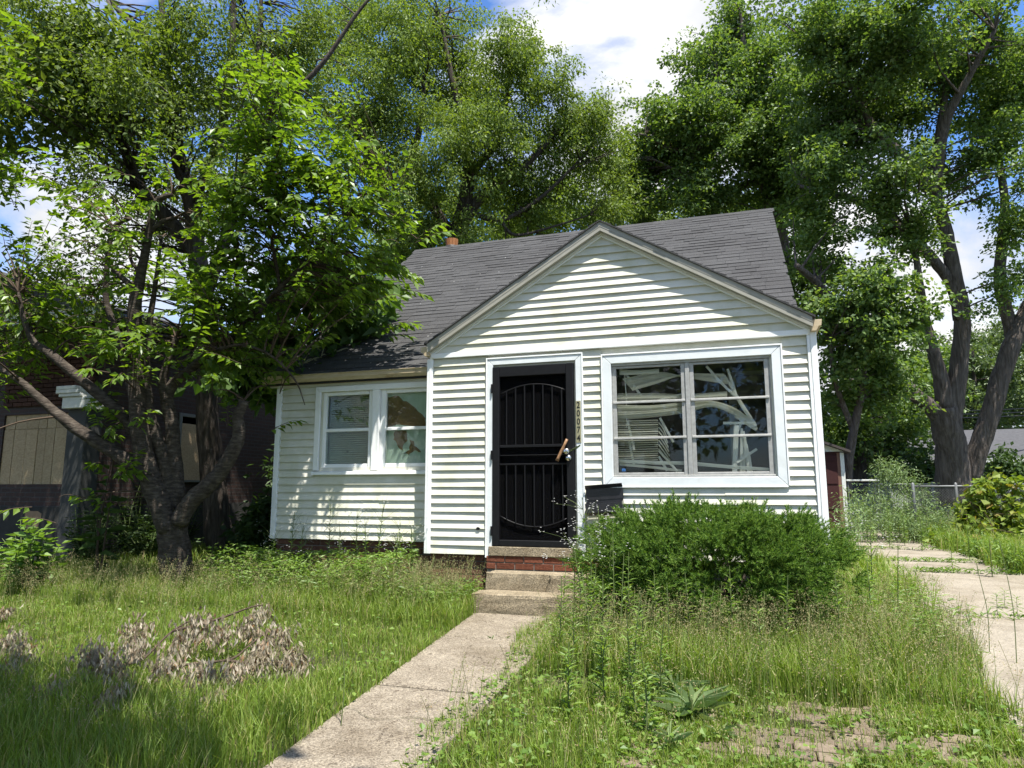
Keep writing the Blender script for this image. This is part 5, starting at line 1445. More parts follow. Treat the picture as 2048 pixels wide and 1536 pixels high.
def gp(u, v, dmin=3):
    t = dmin; r_ = ray(u, v)
    while t < 60:
        p = CAM + r_ * t
        if p[2] < G(p[0], p[1]): return p
        t += .01
    return p
b = gp(60, 1195); 
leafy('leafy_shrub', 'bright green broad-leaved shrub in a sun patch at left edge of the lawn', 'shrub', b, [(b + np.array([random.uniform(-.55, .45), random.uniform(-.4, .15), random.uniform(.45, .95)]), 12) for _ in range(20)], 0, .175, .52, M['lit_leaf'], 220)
b = gp(190, 1180)
leafy('milkweed_sapling', 'tall single-stemmed sapling with large drooping leaves left of the cherry trunk', 'sapling', b, [(b + np.array([.06, .02, 1.55]), 20), (b + np.array([.25, -.1, 1.25]), 8), (b + np.array([-.15, .05, 1.1]), 7)], 0, .27, .42, M['under_leaf'], 60, upb=.15, r0=.018, stemmat=M['twig'])
for k, (u, v, h_, nm) in enumerate([(110, 1165, 1.0, 'dark shrub between the bright shrub and the tall sapling'), (250, 1150, 1.1, 'dark undergrowth shrub just left of the cherry trunk'), (480, 1130, .7, 'low shaded shrub beside the second trunk'), (20, 1130, .9, 'shaded shrub under the boarded brick house window'), (300, 1120, 1.5, 'tall dark shrub behind the cherry trunk, left of the second trunk'), (215, 1140, 1.35, 'tall dark shrub in front of the grey porch column'), (520, 1110, .55, 'small shaded shrub at the left rear corner of the house')]):
    b = gp(u, v) + fw * .7; b[2] = G(b[0], b[1])
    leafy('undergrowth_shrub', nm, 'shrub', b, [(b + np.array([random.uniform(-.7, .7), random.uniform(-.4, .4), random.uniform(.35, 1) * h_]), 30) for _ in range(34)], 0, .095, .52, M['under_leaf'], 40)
b = gp(420, 1150)
leafy('pokeweed', 'young light green leafy weed beside the cherry trunk', 'weed', b, [(b + np.array([.02, 0, .42]), 12), (b + np.array([.2, -.05, .36]), 9)], 0, .14, .4, M['lit_leaf'], 30)

# ---- the yew bush
yw = empty('yew_bush', (2.3, -.95, -.66), 'wide dark green yew bush under the picture window', 'bush')
def yew():
    sh, dirs = [], []
    c0 = np.array([2.33, -.92, -.13]); R0 = np.array([1.05, .62, .52])
    nc = 420; per = 15; n_ = nc * per
    Dc = rdir(nc); Dc[:, 2] = np.abs(Dc[:, 2]) * np.where(rng.random(nc) < .38, -.85, .95)
    Dc = nrm(Dc)
    rr = .60 + .46 * rng.random(nc) ** .8
    C_ = c0 + Dc * R0 * rr[:, None]
    C_[:, 2] = np.where(Dc[:, 2] > 0, C_[:, 2], c0[2] + Dc[:, 2] * .56 * rr)
    D = np.repeat(Dc, per, 0)
    od = nrm(rdir(n_) + D * .5 + np.array([0, 0, .25]))
    C_[:, 2] = np.where(Dc[:, 2] > 0, c0[2] + (Dc[:, 2] ** .62) * R0[2] * rr * .96, C_[:, 2])
    P_ = np.repeat(C_, per, 0) + od * np.array([.115, .10, .085]) * rng.random((n_, 1)) ** .5
    dr = nrm(od * .8 + D * .6 + np.array([0, 0, .35]) + rng.normal(size=(n_, 3)) * .2)
    # darker core shoots
    nk = 900; Dk = rdir(nk); Pk = c0 + Dk * R0 * (.35 + .4 * rng.random((nk, 1))); Pk[:, 2] = np.maximum(Pk[:, 2], -.6)
    P_ = np.vstack([P_, Pk]); dr = np.vstack([dr, Dk])
    # leader shoots sticking out
    ex = [(1.98, -.75, .30), (2.03, -.8, .38), (2.1, -.7, .33), (1.6, -.8, .22), (2.35, -.75, .27), (2.62, -.7, .31), (2.85, -.8, .28), (3.05, -.8, .24), (2.06, -.78, .44), (1.85, -.78, .30), (1.35, -.9, .10)]
    Pe, de = [], []
    for e_ in ex:
        for _ in range(14):
            Pe.append(np.array(e_) + rng.normal(size=3) * np.array([.07, .06, .06])); de.append(nrm(np.array([rng.normal() * .4, rng.normal() * .4, 1])))
    P_ = np.vstack([P_, Pe]); dr = np.vstack([dr, de])
    n_ = len(P_)
    P_[:, 1] = np.minimum(P_[:, 1], -.06)
    m_ = 40
    t = np.tile(np.linspace(-.2, 1, m_), n_).reshape(n_, m_)
    Ls = .105 * (.6 + .8 * rng.random((n_, 1)))
    base = P_[:, None, :] + dr[:, None, :] * (t * Ls)[..., None]
    base[..., 2] -= (t * t * .02)
    ph = rng.random((n_, m_)) * 2 * np.pi
    s1 = nrm(np.cross(dr, rng.normal(size=(n_, 3)))); s2 = np.cross(dr, s1)
    rad_ = s1[:, None, :] * np.cos(ph)[..., None] + s2[:, None, :] * np.sin(ph)[..., None]
    A = nrm(rad_ * .8 + dr[:, None, :] * (.55 + .5 * np.maximum(t, 0))[..., None])
    N_ = n_ * m_
    A = A.reshape(-1, 3); B_ = base.reshape(-1, 3)
    leaf_obj('foliage', (B_, A, rdir(N_), .030 * (.7 + .6 * rng.random(N_)), np.full(N_, .0072)), M['needle'], yw, 2)
    tb2 = MB()
    for k in range(34):
        a = np.array([2.4 + random.uniform(-.35, .35), -.85 + random.uniform(-.15, .15), -.68]); e_ = P_[random.randrange(4500)]
        tb2.tube(spline([a, (a + e_) / 2 + np.array([0, 0, -.06]), e_], 3), list(np.linspace(.028, .005, 7)), 5, cap=False)
    tag(tb2.build('branches', M['bark_cherry'], yw, smooth=True), kind='stuff')
yew()

# ---- vine over the fence at the right
vn = empty('grape_vine', (7.6, 6.2, -.5), 'sunlit yellow-green vine climbing over the fence end post at right edge', 'vine')
d = 13.6
cen, D = crown_points([(1960, 985, 26, 14.0), (2000, 965, 26, 14), (2035, 985, 28, 13.8), (1940, 1020, 26, 14), (1985, 1030, 36, 13.8), (2030, 1040, 36, 13.6), (1950, 1060, 32, 13.6), (2000, 1085, 42, 13.2), (1930, 1085, 22, 13.4), (2045, 1095, 40, 12.8), (1890, 1075, 24, 13.4), (1960, 1105, 26, 13.0), (1985, 945, 14, 14), (2030, 945, 15, 14)], 210, .2)
leaf_parts(crown(cen, D, 9, .12, .125, .115, .5, .7), M['vine_leaf'], vn, 300, 1)
s = MB()
for k in range(26):
    a = cen[random.randrange(len(cen))]; b_ = cen[random.randrange(len(cen))]
    if np.linalg.norm(a - b_) < 1.0: s.tube(spline([a, (a + b_) / 2 + rng.normal(size=3) * .06, b_], 3), .006, 4, cap=False)
s.tube(spline([P(2030, 1100, 14.2), P(2026, 1030, 14.2), P(2034, 960, 14.1)], 4), .014, 5)
s.build('stem', M['twig'], vn, smooth=True)

# tall weeds in front of the back fence
def weedbank(name, label, blobs, mat, nc, per, cr, ln, wd, cat='weeds'):
    cen, D = crown_points(blobs, nc, .1)
    r = empty(name, (float(cen[:, 0].mean()), float(cen[:, 1].mean()), G(0, cen[:, 1].mean())), label, cat)
    leaf_obj('foliage', crown(cen, D, per, cr, ln, wd, .1, 1.0), mat, r)
    s = MB()
    for c in cen[::3]:
        g_ = G(c[0], c[1]); s.tube([(c[0] + random.uniform(-.08, .08), c[1], g_ - .02), c + np.array([0, 0, .1])], [.007, .003], 3, cap=False)
    s.build('stem', M['stem_green'], r)
weedbank('tall_weeds', 'grey-green tall weeds heaped before the back fence beyond the driveway', [(1740, 1010, 40, 15.5), (1790, 960, 42, 15.5), (1775, 1020, 45, 15), (1830, 1015, 38, 15), (1850, 1050, 40, 14.5), (1800, 1050, 38, 14.3), (1730, 1050, 30, 14.5), (1885, 1040, 30, 14.2), (1700, 1010, 26, 11.5), (1720, 1040, 26, 11), (1690, 1040, 22, 10.5), (1770, 935, 25, 15.5), (1835, 980, 25, 15)], M['weed_pale'], 340, 26, .14, .075, .02)
weedbank('tall_weeds', 'leafy roadside weeds along the right edge of the driveway', [(2030, 1125, 26, 11), (1990, 1115, 22, 11.6), (2047, 1150, 24, 10.2), (1925, 1110, 22, 12.6), (2040, 1110, 30, 9.6), (2000, 1100, 26, 10.6), (1960, 1098, 24, 11.6), (1900, 1088, 24, 13), (1870, 1075, 24, 14)], M['weed'], 230, 26, .1, .08, .02)
# ================================================================== GRASS AND WEEDS
def vnoise(x, y, s, seed):
    r = np.random.default_rng(seed)
    out = 0
    for k in range(7):
        a = r.random() * 6.28; f = s * (.6 + r.random() * 1.3); p = r.random() * 6.28
        out = out + np.sin(x * math.cos(a) * f + y * math.sin(a) * f + p)
    return out / 7 * 1.6
def w_l(y): return .03 - .075 * (y + .6)
def w_r(y): return 1.0 - .02 * (y + .6)
def allowed(x, y, edge=0.0):
    ok = np.ones(len(x), bool)
    inwalk = (y < -.3) & (x > w_l(y) + .03 + edge) & (x < w_r(y) - .10 - edge - .06 * np.sin(y * 3.1) - .12 * np.clip((y + 4) / 3, -1, 1))
    ok &= ~inwalk
    ok &= ~((y > -.62) & (y < 0) & (x > -.04) & (x < 1.08))
    ok &= ~((y > -.07) & (x > PLX - .05) & (x < CR + .02) & (y < 9)) & ~((y > WY + .02) & (x > WX + .05) & (x < CR) & (y < 9))
    dl = 4.18 + .085 * np.minimum(y, 1.5)
    ok &= ~((x > dl + .06 + .05 * np.sin(y * 4)) & (x < 6.12 + .12 * np.sin(y * 2.3)))
    ok &= ~((x < NX1 + .1) & (y > NY - .1))
    return ok
def blades(n, x0, x1, y0, y1, hfun, dens=None, wd=.0027):
    x = rng.uniform(x0, x1, n); y = rng.uniform(y0, y1, n)
    k = allowed(x, y)
    if dens is not None: k &= rng.random(n) < dens(x, y)
    x, y = x[k], y[k]
    h = hfun(x, y) * (.55 + .7 * rng.random(len(x)))
    n = len(x)
    z = zg(x, y) - .015
    az = rng.uniform(0, 2 * np.pi, n); lean = h * (.15 + .55 * rng.random(n) ** 1.5)
    dirv = np.stack([np.cos(az), np.sin(az), np.zeros(n)], 1)
    fa = az + np.pi / 2 + rng.normal(size=n) * .5
    side = np.stack([np.cos(fa), np.sin(fa), np.zeros(n)], 1)
    w = wd * (.6 + .8 * rng.random(n))[:, None]
    p0 = np.stack([x, y, z], 1)
    p1 = p0 + dirv * (lean * .28)[:, None] + np.array([0, 0, 1.]) * (h * .6)[:, None]
    p2 = p0 + dirv * lean[:, None] + np.array([0, 0, 1.]) * (h * (.98 - .25 * (lean / h) ** 2))[:, None]
    V = np.stack([p0 - side * w, p0 + side * w, p1 + side * w * .75, p1 - side * w * .75, p2], 1)
    b = np.arange(n)[:, None] * 5
    return V.reshape(-1, 3), b + np.array([0, 1, 2, 3]), b + np.array([3, 2, 4])
def hgt(x, y):
    h = .125 + .045 * vnoise(x, y, 2.2, 3) + .03 * vnoise(x, y, 6, 4)
    left = x < .2
    h = h + np.where(left & (y < -3.3), .09, 0) - np.where((x < -.3) & (x > -3.2) & (y < -2.3) & (y > -3.6), .05, 0)                       # lush shaded front left
    h = h + np.where(left & (y > -1.3), .10 + .12 * np.clip((y + 1.3) / 1.2, 0, 1), 0)
    h = np.where(left & (x > -.95) & (y > -.5), .22, h)
    nearw = np.clip(1 - abs(x - w_r(y)) / .45, 0, 1); h = h - np.where(x > .6, .05 * nearw, 0)
    h = h - np.where((x > 1.9) & (x < 4.0) & (y < -2.5), .05, 0)
    h = h + np.where((x > 1.15) & (y > -2.5) & (x < 4.2), .17, 0)
    h = h + np.where((x > 3.4) & (y > -2.2), .12, 0)
    h = np.where((x > 3.75 + .085 * np.minimum(y, 1.5)) & (x < 4.6), np.minimum(h, .20), h)
    return np.clip(h, .05, .6)
def dens(x, y):
    d_ = np.ones(len(x))
    inb = ((x - 3.0) / 1.0) ** 2 + ((y + 3.35) / .8) ** 2 < 1
    d_ = np.where(inb, .34 + .66 * (vnoise(x, y, 4.5, 8) > -.05), d_)
    bare = ((x - 1.45) / .26) ** 2 + ((y + 2.5) / .2) ** 2 < 1
    d_ = np.where(bare, .15, d_)
    return d_
inbr = lambda x, y: (((x - 3.0) / 1.1) ** 2 + ((y + 3.35) / .95) ** 2 < 1.1) & (vnoise(x, y, 5.2, 8) + .55 * vnoise(x, y, 13, 9) > .05)
parts_ = [blades(60000, 1.8, 4.15, -4.4, -2.3, lambda x, y: .085 + .04 * vnoise(x, y, 4, 12), lambda x, y: np.where(inbr(x, y), 1.0, .04)), blades(265000, -7.5, 4.9, -6.3, .1, hgt, dens), blades(16000, 3.2, 5.0, .6, 13, lambda x, y: .34 + .08 * vnoise(x, y, 3, 5), None, .006),
          blades(42000, 6.0, 13, 1, 14, lambda x, y: .40 + .12 * vnoise(x, y, 2, 5), None, .006), blades(14000, -14, 26, 7, 40, lambda x, y: .3 + 0 * x, None, .012), blades(9000, -7, -3, 0, 4, lambda x, y: .3 + 0 * x, None, .006)]
V, Qd, Tr, off = [], [], [], 0
for v_, q_, t_ in parts_:
    V.append(v_); Qd.append(q_ + off); Tr.append(t_ + off); off += len(v_)
V = np.concatenate(V); Qd = np.concatenate(Qd); Tr = np.concatenate(Tr)
tag(link(bpy.data.objects.new('grass', np_mesh('grass', V, Qd, Tr, M['grass']))), 'uncut green grass covering the front lawn', 'grass', kind='stuff')

# flowering grass stalks with tan panicles
def panicles(pts, h0, h1):
    SV, SQ, LA = [], [], [[], [], [], [], []]
    for x, y in pts:
        h = random.uniform(h0, h1); b = np.array([x, y, G(x, y)])
        az = random.uniform(0, 6.28); ln = h * random.uniform(.05, .35)
        tip = b + np.array([math.cos(az) * ln, math.sin(az) * ln, h * .97]); mid = (b + tip) / 2 + np.array([-math.cos(az) * ln * .15, -math.sin(az) * ln * .15, .02])
        q = spline([b, mid, tip], 2); i = len(SV)
        sd_ = np.array([-math.sin(az + .8), math.cos(az + .8), 0]) * .0013
        for p in q: SV += [p - sd_, p + sd_]
        for k in range(len(q) - 1): SQ.append((i + 2 * k, i + 2 * k + 1, i + 2 * k + 3, i + 2 * k + 2))
        n_ = random.randint(16, 30)
        t = rng.random(n_); spread = .045 * (1 - t * .75)
        pp = tip - np.outer((1 - t), (tip - mid) * .62) + rng.normal(size=(n_, 3)) * spread[:, None] * np.array([1, 1, .5])
        LA[0].append(pp); LA[1].append(nrm(rng.normal(size=(n_, 3)) + np.array([0, 0, .3]))); LA[2].append(rdir(n_)); LA[3].append(.009 + .007 * rng.random(n_)); LA[4].append(.0035 + .002 * rng.random(n_))
    V1, q1, _ = leaf_arrays(*[np.concatenate(a) for a in LA], 0)
    SV = np.array(SV)
    return SV, np.array(SQ), V1, q1
pts = []
def scatter(n, x0, x1, y0, y1):
    x = rng.uniform(x0, x1, n); y = rng.uniform(y0, y1, n); k = allowed(x, y)
    pts.extend(zip(x[k], y[k]))
scatter(420, -6.3, -2.6, -1.6, -.7); scatter(260, -6, -.2, -2.6, -1.2); scatter(520, -3.2, -.1, -1.1, .25); scatter(560, 1.15, 4.2, -2.5, -1.35); scatter(480, 3.1, 4.3, -1.9, .4); scatter(260, 1.1, 3.6, -2.0, -1.5); scatter(230, -4, 0, -4.6, -2.9); scatter(220, 1.0, 4.1, -4.2, -2.4); scatter(160, -.75, 0, -.8, -.1); scatter(140, -1.4, -.3, -1, 0)
SV, SQ, V, Qd = panicles(pts, .26, .56)
tag(link(bpy.data.objects.new('grass_stalks', np_mesh('grass_stalks', SV, SQ, None, M['seed_stem']))), 'thin green flowering stalks of the tall grass', 'grass', kind='stuff')
tag(link(bpy.data.objects.new('grass_seed_heads', np_mesh('grass_seed_heads', V, Qd, None, M['seed']))), 'tan flowering grass stalks standing above the lawn', 'grass', kind='stuff')

# clover and low broad leaves
def low(n, x0, x1, y0, y1, ln, wd, hz, mat, name, label, d_=None):
    x = rng.uniform(x0, x1, n); y = rng.uniform(y0, y1, n); k = allowed(x, y)
    if d_ is not None: k &= rng.random(n) < d_(x, y)
    x, y = x[k], y[k]; n = len(x)
    hz = hz(x, y) if callable(hz) else hz
    P0 = np.stack([x, y, zg(x, y) + hz * rng.random(n)], 1)
    a = rng.uniform(0, 6.28, n)
    A = np.stack([np.cos(a), np.sin(a), rng.normal(size=n) * .3], 1); N = np.array([0, 0, 1.]) + rng.normal(size=(n, 3)) * .35
    l = ln * (.6 + .8 * rng.random(n))
    V, q, t = leaf_arrays(P0, A, N, l, l * wd, 0)
    tag(link(bpy.data.objects.new(name, np_mesh(name, V, q, t, mat))), label, 'ground cover', kind='stuff')
low(26000, -6.5, 4.2, -5.6, -.2, .036, .8, .11, M['clover'], 'clover', 'low clover and small broad leaves between the grass', lambda x, y: np.where(x > .6, 1.0, .35) * (.3 + .7 * (vnoise(x, y, 2.5, 21) > -.1)) * np.where(((x - 3.0) / 1.0) ** 2 + ((y + 3.35) / .8) ** 2 < 1, .6, 1))
low(5000, 1.8, 4.1, -4.4, -2.3, .036, .7, .06, M['clover'], 'clover', 'clover creeping over the brick paving', lambda x, y: np.where(vnoise(x, y, 5.2, 8) + .55 * vnoise(x, y, 13, 9) > -.1, 1.0, .06))
low(19000, -3.1, -.05, -.95, .2, .055, .36, lambda x, y: np.where(x > -.85, .26, .50) + .10 * vnoise(x, y, 4, 77), M['weed'], 'weed_bank', 'thick leafy weeds along the left foundation', lambda x, y: np.clip(.25 + (y + .95) / 1.0, 0, 1) * np.where((x > -.9) & (y > -.08), 0, 1))
low(3500, 1.18, 1.8, -1.5, -.35, .06, .3, .5, M['weed'], 'weed_patch', 'leafy weeds between steps and yew bush')
low(2500, 3.3, 4.3, -1.6, .6, .06, .25, .4, M['weed'], 'weed_strip', 'leafy weeds between the yew bush and the driveway')
# moss and weeds in the driveway joints
pts_ = []
for yj, n_, x1_ in ((.42, 1700, 6.1), (4.0, 1300, 6.1), (5.4, 700, 6.1), (7.5, 700, 6.1), (9.6, 500, 6.1), (-3.1, 250, 5)):
    x = rng.uniform(4.2, x1_, n_); k = rng.random(n_) < np.clip(.45 + .6 * vnoise(x, x * 0 + yj, 3.3, 30), .1, 1)
    pts_.append(np.stack([x[k], yj + rng.normal(size=k.sum()) * .04], 1))
xy = np.concatenate(pts_); n_ = len(xy)
a = rng.uniform(0, 6.28, n_)
V, q, t = leaf_arrays(np.stack([xy[:, 0], xy[:, 1], zg(xy[:, 0], xy[:, 1]) + .02 + .05 * rng.random(n_)], 1), np.stack([np.cos(a), np.sin(a), .3 + .6 * rng.random(n_)], 1), np.array([0, 0, 1.]) + rng.normal(size=(n_, 3)) * .3, .045 + .05 * rng.random(n_), .014 + .01 * rng.random(n_), 0)
tag(link(bpy.data.objects.new('joint_weeds', np_mesh('joint_weeds', V, q, t, M['clover']))), 'small weeds growing in the driveway joints', 'ground cover', kind='stuff')

# ---- single weeds
def fleabane(base, h, label, group=None, nfl=72, spread=.16, leaves=52, flower=True, mat='weed'):
    base = np.array(base, float)
    r = empty('white_weed' if flower else 'leafy_weed', base, label, 'weed', group)
    s = MB(); tip = base + np.array([random.uniform(-.06, .06), random.uniform(-.05, .05), h])
    q = spline([base - np.array([0, 0, .03]), (base + tip) / 2 + rng.normal(size=3) * .02, tip], 5)
    s.tube(q, list(np.linspace(.006, .0025, len(q))), 5, cap=False)
    LA = [[], [], [], [], []]; FL = []
    for j in range(leaves):
        t = .08 + .8 * j / leaves; f = t * (len(q) - 1); a = int(min(f, len(q) - 2)); pt = q[a] + (q[a + 1] - q[a]) * (f - a)
        az = j * 2.4; ax = nrm(np.array([math.cos(az), math.sin(az), .45]) + rng.normal(size=3) * .2); l = random.uniform(.05, .11) * (1.2 - .6 * t)
        LA[0].append(pt); LA[1].append(ax); LA[2].append(np.array([0, 0, 1.])); LA[3].append(l); LA[4].append(l * .24)
    if flower:
        for j in range(nfl // 4):
            t = .62 + .38 * random.random(); f = t * (len(q) - 1); a = int(min(f, len(q) - 2)); pt = q[a]
            e_ = pt + np.array([rng.normal() * spread * .6, rng.normal() * spread * .6, random.uniform(.04, .2)])
            s.tube([pt, (pt + e_) / 2 + np.array([0, 0, .015]), e_], [.002, .0015, .001], 3, cap=False)
            for _ in range(4): FL.append(e_ + rng.normal(size=3) * .022)
    s.build('stem', M['stem_green'], r)
    leaf_obj('foliage', tuple(np.array(x) for x in LA), M[mat], r, 0)
    if FL:
        FL = np.array(FL); n_ = len(FL)
        FP = np.repeat(FL, 5, 0); a = np.tile(np.arange(5) * 1.2566, n_)
        A = np.stack([np.cos(a), np.sin(a), .25 + 0 * a], 1)
        leaf_obj('flowers', (FP, A, np.tile(np.array([[0, -.3, 1.]]), (len(FP), 1)), np.full(len(FP), .0085), np.full(len(FP), .007)), M['petal'], r, 0)
    return r
for k, (x, y, h) in enumerate([(-2.55, -.05, .95), (-2.35, -.15, .8), (-2.1, .02, 1.05), (-1.85, -.1, .75), (-1.62, .0, .98), (-1.5, -.15, .9), (-1.38, .02, 1.05), (-1.1, -.1, .85), (-1.2, .08, .7), (-.95, -.15, .8), (-2.75, -.1, .7)]):
    fleabane((x, y, G(x, y)), h, ['first', 'second', 'third', 'fourth', 'fifth', 'sixth', 'seventh', 'eighth', 'ninth', 'tenth', 'eleventh'][sorted([-2.55, -2.35, -2.1, -1.85, -1.62, -1.5, -1.38, -1.1, -1.2, -.95, -2.75]).index(x)] + ' from the left of the spindly white-flowered weeds below the double window', 'white-flowered weeds under the double window')
for k, (x, y, h) in enumerate([(1.18, -.75, 1.15), (1.32, -1.0, 1.0), (1.42, -1.15, 1.1), (1.25, -1.2, .85), (1.55, -1.35, .8), (1.1, -.95, .75)]):
    fleabane((x, y, G(x, y)), h, ['first', 'second', 'third', 'fourth', 'fifth', 'sixth'][sorted([1.18, 1.32, 1.42, 1.25, 1.55, 1.1]).index(x)] + ' from the steps of the tall weeds with tiny white flowers beside the yew', 'white-flowered weeds beside the steps', 60, .2, 40)
fleabane((3.66, -.15, G(3.66, -.15)), 1.02, 'white-flowered weed peeking past the right house corner', None, 50, .2)
for k, (x, y, h) in enumerate([(1.62, -1.75, .95), (1.7, -1.95, .8), (2.05, -2.05, .62), (1.5, -2.15, .7), (2.35, -2.0, .6), (1.85, -2.35, .6), (2.7, -2.1, .55)]):
    fleabane((x, y, G(x, y)), h, ['first', 'second', 'third', 'fourth', 'fifth', 'sixth', 'seventh'][sorted([1.62, 1.7, 2.05, 1.5, 2.35, 1.85, 2.7]).index(x)] + ' from the left of the thin bare-topped weed stalks before the yew', 'weed stalks before the yew bush', 0, 0, 26, False)
LWK = [(1.15, -1.5, .5), (1.28, -1.75, .62), (1.4, -1.6, .7), (1.48, -1.9, .55), (1.25, -2.1, .5), (1.75, -1.7, .6), (1.95, -1.8, .5), (1.62, -2.4, .55), (2.2, -1.75, .5), (2.5, -1.8, .55), (2.85, -1.75, .5), (3.2, -1.6, .5), (3.5, -1.2, .55), (3.75, -.8, .6), (1.88, -2.6, .45), (1.44, -2.5, .4), (1.77, -2.9, .42), (1.97, -3.0, .46), (2.12, -2.85, .40), (1.58, -3.1, .34), (2.05, -3.25, .34)]
for k, (x, y, h) in enumerate(LWK):
    order = sorted(q[0] for q in LWK).index(x)
    fleabane((x, y, G(x, y)), h * 1.3, 'leafy green weed in the grass right of the walk, ' + 'first second third fourth fifth sixth seventh eighth ninth tenth eleventh twelfth thirteenth fourteenth fifteenth sixteenth seventeenth eighteenth nineteenth twentieth twenty-first'.split()[order] + ' from the front walk', 'leafy weeds right of the walk', 0, 0, 52, False)
def rosette(base, n, ln, label, group=None, mat='weed', wd=.17, up=.55):
    base = np.array(base, float); r = empty('broadleaf_weed', base, label, 'weed', group)
    LA = [[], [], [], [], []]
    for j in range(n):
        az = j * 2.4 + random.uniform(-.3, .3); t = j / n
        ax = nrm(np.array([math.cos(az), math.sin(az), up * (.2 + t * 1.3)]) + rng.normal(size=3) * .18); l = ln * random.uniform(.5, 1.15)
        LA[0].append(base + ax * .01 + np.array([0, 0, .3 * ln * t])); LA[1].append(ax); LA[2].append(nrm(np.array([-ax[0] * .3, -ax[1] * .3 - .25, 1.]) + rng.normal(size=3) * .25)); LA[3].append(l); LA[4].append(l * wd)
    s = MB().tube([base - np.array([0, 0, .03]), base + np.array([0, 0, ln * .5])], [.010, .004], 5); s.build('stem', M['stem_green'], r)
    leaf_parts(tuple(np.array(x) for x in LA), M[mat], r, n, 1)
for u, v, n_, l, nm in [(1385, 1440, 54, .24, 'large dock-like weed with long pale leaves right of the front walk'), (1350, 1395, 44, .23, 'broad-leaved weed just behind the large dock-like weed'), (1340, 1500, 22, .13, 'low pale thistle-leaved weed at the front edge of the paving'), (1440, 1480, 14, .12, 'small broad-leaved weed at the left edge of the brick paving'), (1050, 1315, 12, .09, 'small plantain at the right edge of the front walk'), (985, 1283, 8, .07, 'small weed sprouting from the walk joint'), (1012, 1282, 6, .06, 'tiny second weed in the walk joint')]:
    b = gp(u, v); rosette(b, n_, l, nm, None, 'weed_pale')
def horseweed(base, h, label, group=None):
    base = np.array(base, float); r = empty('horseweed', base, label, 'weed', group)
    MB().tube([base - np.array([0, 0, .03]), base + np.array([.01, 0, h])], [min(.007, .014 * h), min(.004, .008 * h)], 5).build('stem', M['stem_green'], r)
    LA = [[], [], [], [], []]; n_ = int(70 * h / .5)
    for j in range(n_):
        t = .15 + .85 * j / n_; az = j * 2.4; ax = nrm(np.array([math.cos(az), math.sin(az), -.35 + 1.1 * t ** 2 + random.uniform(-.15, .15)])); l = random.uniform(.07, .12) * (1.15 - .55 * t)
        LA[0].append(base + np.array([.01 * t, 0, h * t])); LA[1].append(ax); LA[2].append(np.array([0, 0, 1.])); LA[3].append(l); LA[4].append(l * .14)
    leaf_obj('foliage', tuple(np.array(x) for x in LA), M['weed'], r, 0)
for u, v, h in [(1985, 1158, .52), (1905, 1145, .36), (2035, 1150, .42), (1780, 1100, .75), (1810, 1095, .7), (1845, 1105, .75), (1940, 1125, .55), (1745, 1090, .7)]:
    b = gp(u, v); horseweed((b[0], b[1], G(b[0], b[1])), h, ['first', 'second', 'third', 'fourth', 'fifth', 'sixth', 'seventh', 'eighth'][sorted([1985, 1905, 2035, 1780, 1810, 1845, 1940, 1745]).index(u)] + ' from the left of the upright horseweeds along the far driveway edge', 'horseweeds by the driveway')
for u, v, h in [(1995, 1236, .22), (2035, 1238, .2), (2010, 1222, .2)]:
    b = gp(u, v); horseweed((b[0], b[1], G(b[0], b[1])), h, ['middle', 'rightmost', 'leftmost'][[2010, 2035, 1995].index(u)] + ' of three small green weeds sprouting in the near driveway joint', 'sprouts in the driveway joint')
# dark thin stalks near the camera
for (u, v, h, dd, nm) in [(678, 1540, .55, 3.9, 'single dark grass stalk standing over the front walk'), (2046, 1450, .8, 4.9, 'bent dark weed stalk over the driveway at right edge'), (1990, 1420, .6, 5.2, 'long bluish grass stalk leaning over the driveway')]:
    b = P(u, v, dd); g_ = G(b[0], b[1]); r_ = MB()
    tip = np.array([b[0] - .02, b[1], g_ + h])
    q = spline([np.array([b[0], b[1], g_ - .02]), np.array([b[0] + .015, b[1], g_ + h * .5]), tip], 4)
    r_.tube(q, list(np.linspace(.0035, .0022, len(q))), 5); r_.tube([tip, tip + np.array([-.005, 0, .07])], [.004, .002], 5)
    tag(r_.build('grass_stalk', M['stem_green']), nm, 'grass stalk')

# ---- fallen branch with dried leaves
fb = empty('fallen_branch', (-1.7, -3.0, -.7), 'fallen branch with bunches of dried pale leaves lying on the left lawn', 'branch')
s = MB(); LA = [[], [], [], [], []]
runs = [[(150, 1420, 4.6), (215, 1370, 4.9), (285, 1320, 5.15), (345, 1262, 5.4), (400, 1238, 5.5), (440, 1262, 5.5)], [(330, 1400, 4.8), (370, 1345, 5.0), (450, 1330, 5.1), (500, 1290, 5.3), (545, 1262, 5.4), (580, 1310, 5.3)],
        [(345, 1262, 5.4), (430, 1240, 5.55), (500, 1215, 5.6), (525, 1210, 5.6)], [(60, 1470, 4.3), (120, 1440, 4.5), (150, 1420, 4.6)], [(285, 1320, 5.15), (270, 1280, 5.3), (275, 1245, 5.4)], [(450, 1330, 5.1), (520, 1350, 5.0), (600, 1330, 5.1)], [(215, 1370, 4.9), (190, 1330, 5.1), (160, 1310, 5.2)]]
for rn in runs:
    q = spline([P(*p) + np.array([0, 0, .0]) for p in rn], 4)
    for p in q: p[2] = max(p[2], G(p[0], p[1]) + .08)
    s.tube(q, list(np.linspace(.012, .004, len(q))), 6)
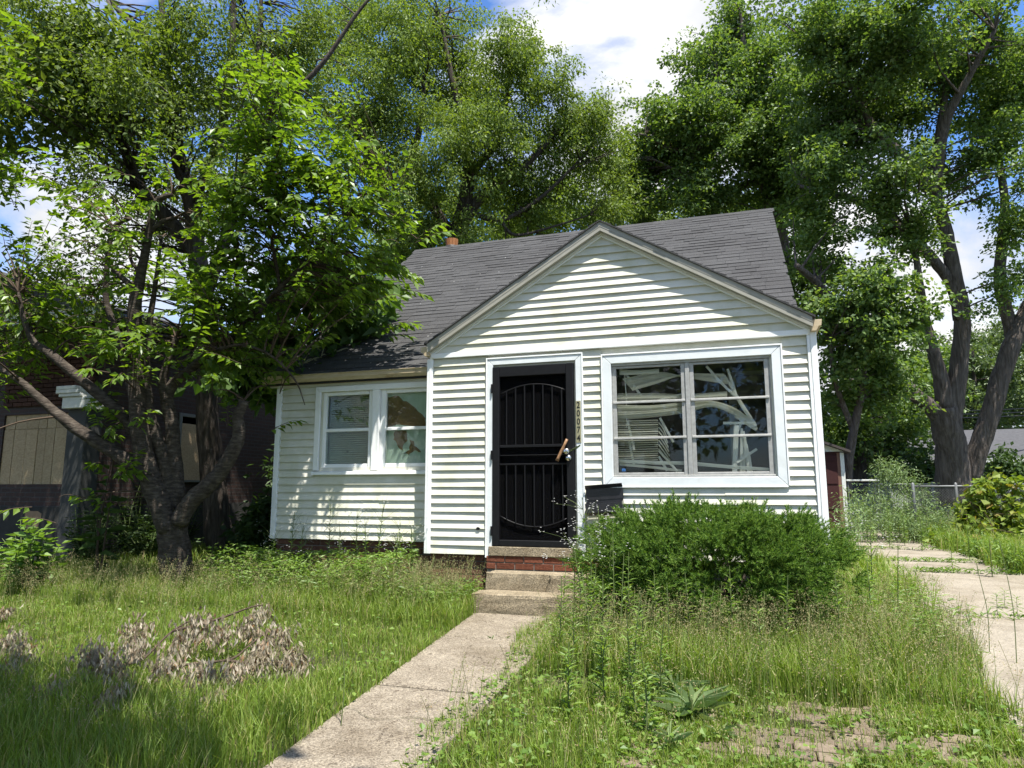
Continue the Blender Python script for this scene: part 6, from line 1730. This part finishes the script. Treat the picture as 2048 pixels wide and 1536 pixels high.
for (u, v, r, dd, n_) in [(275, 1262, 32, 5.35, 60), (390, 1250, 40, 5.45, 90), (440, 1268, 30, 5.45, 60), (360, 1285, 30, 5.3, 50), (520, 1225, 22, 5.6, 50), (500, 1255, 30, 5.5, 60), (555, 1275, 34, 5.3, 80), (590, 1320, 30, 5.15, 70), (520, 1310, 36, 5.15, 80), (190, 1310, 40, 5.1, 70), (230, 1335, 36, 5.0, 70), (330, 1330, 34, 5.1, 60), (400, 1345, 34, 5.0, 70), (270, 1300, 24, 5.2, 40), (470, 1340, 30, 5.0, 50), (110, 1375, 26, 4.75, 40), (220, 1395, 26, 4.75, 40), (20, 1280, 26, 5.3, 60), (40, 1310, 24, 5.2, 50), (15, 1340, 24, 5.0, 50), (8, 1225, 16, 5.7, 40), (430, 1390, 22, 4.8, 20), (240, 1385, 22, 4.8, 30)]:
    g_ = gp(u, v + r * 1.7); dd = float((g_ - CAM) @ fw); c = P(u, v, dd)
    for _ in range(int(n_ * 3.6)):
        p = c + RT * random.gauss(0, r * dd / F_PX * .5) + np.array([0, 0, 1.]) * random.gauss(0, r * dd / F_PX * .4) + fw * random.gauss(0, .06)
        p[2] = max(p[2], G(p[0], p[1]) + .12)
        ax = nrm(np.array([rng.normal() * .35, rng.normal() * .35, -1])); l = random.uniform(.04, .068)
        LA[0].append(p); LA[1].append(ax); LA[2].append(nrm(rng.normal(size=3) + np.array([0, -.3, 0]))); LA[3].append(l); LA[4].append(l * random.uniform(.26, .4))
s.build('bare_twig', M['twig'], fb, smooth=True)
leaf_parts(tuple(np.array(x) for x in LA), M['dry_leaf'], fb, 300, 1, 'dry_leaves')

# small litter on the walk
lit = MB()
for k in range(70):
    y = random.uniform(-5, -.7); x = random.uniform(w_l(y) + .05, w_r(y) - .15); z = G(x, y) + .034
    a = random.uniform(0, 6.28); l = random.uniform(.008, .05)
    lit.tube([(x, y, z), (x + l * .5 * math.cos(a) , y + l * .5 * math.sin(a), z + .004), (x + l * math.cos(a + .4), y + l * math.sin(a + .4), z)], .0016, 3)
tag(lit.build('litter', M['twig']), 'tiny twigs and debris scattered on the front walk', 'litter', kind='stuff')
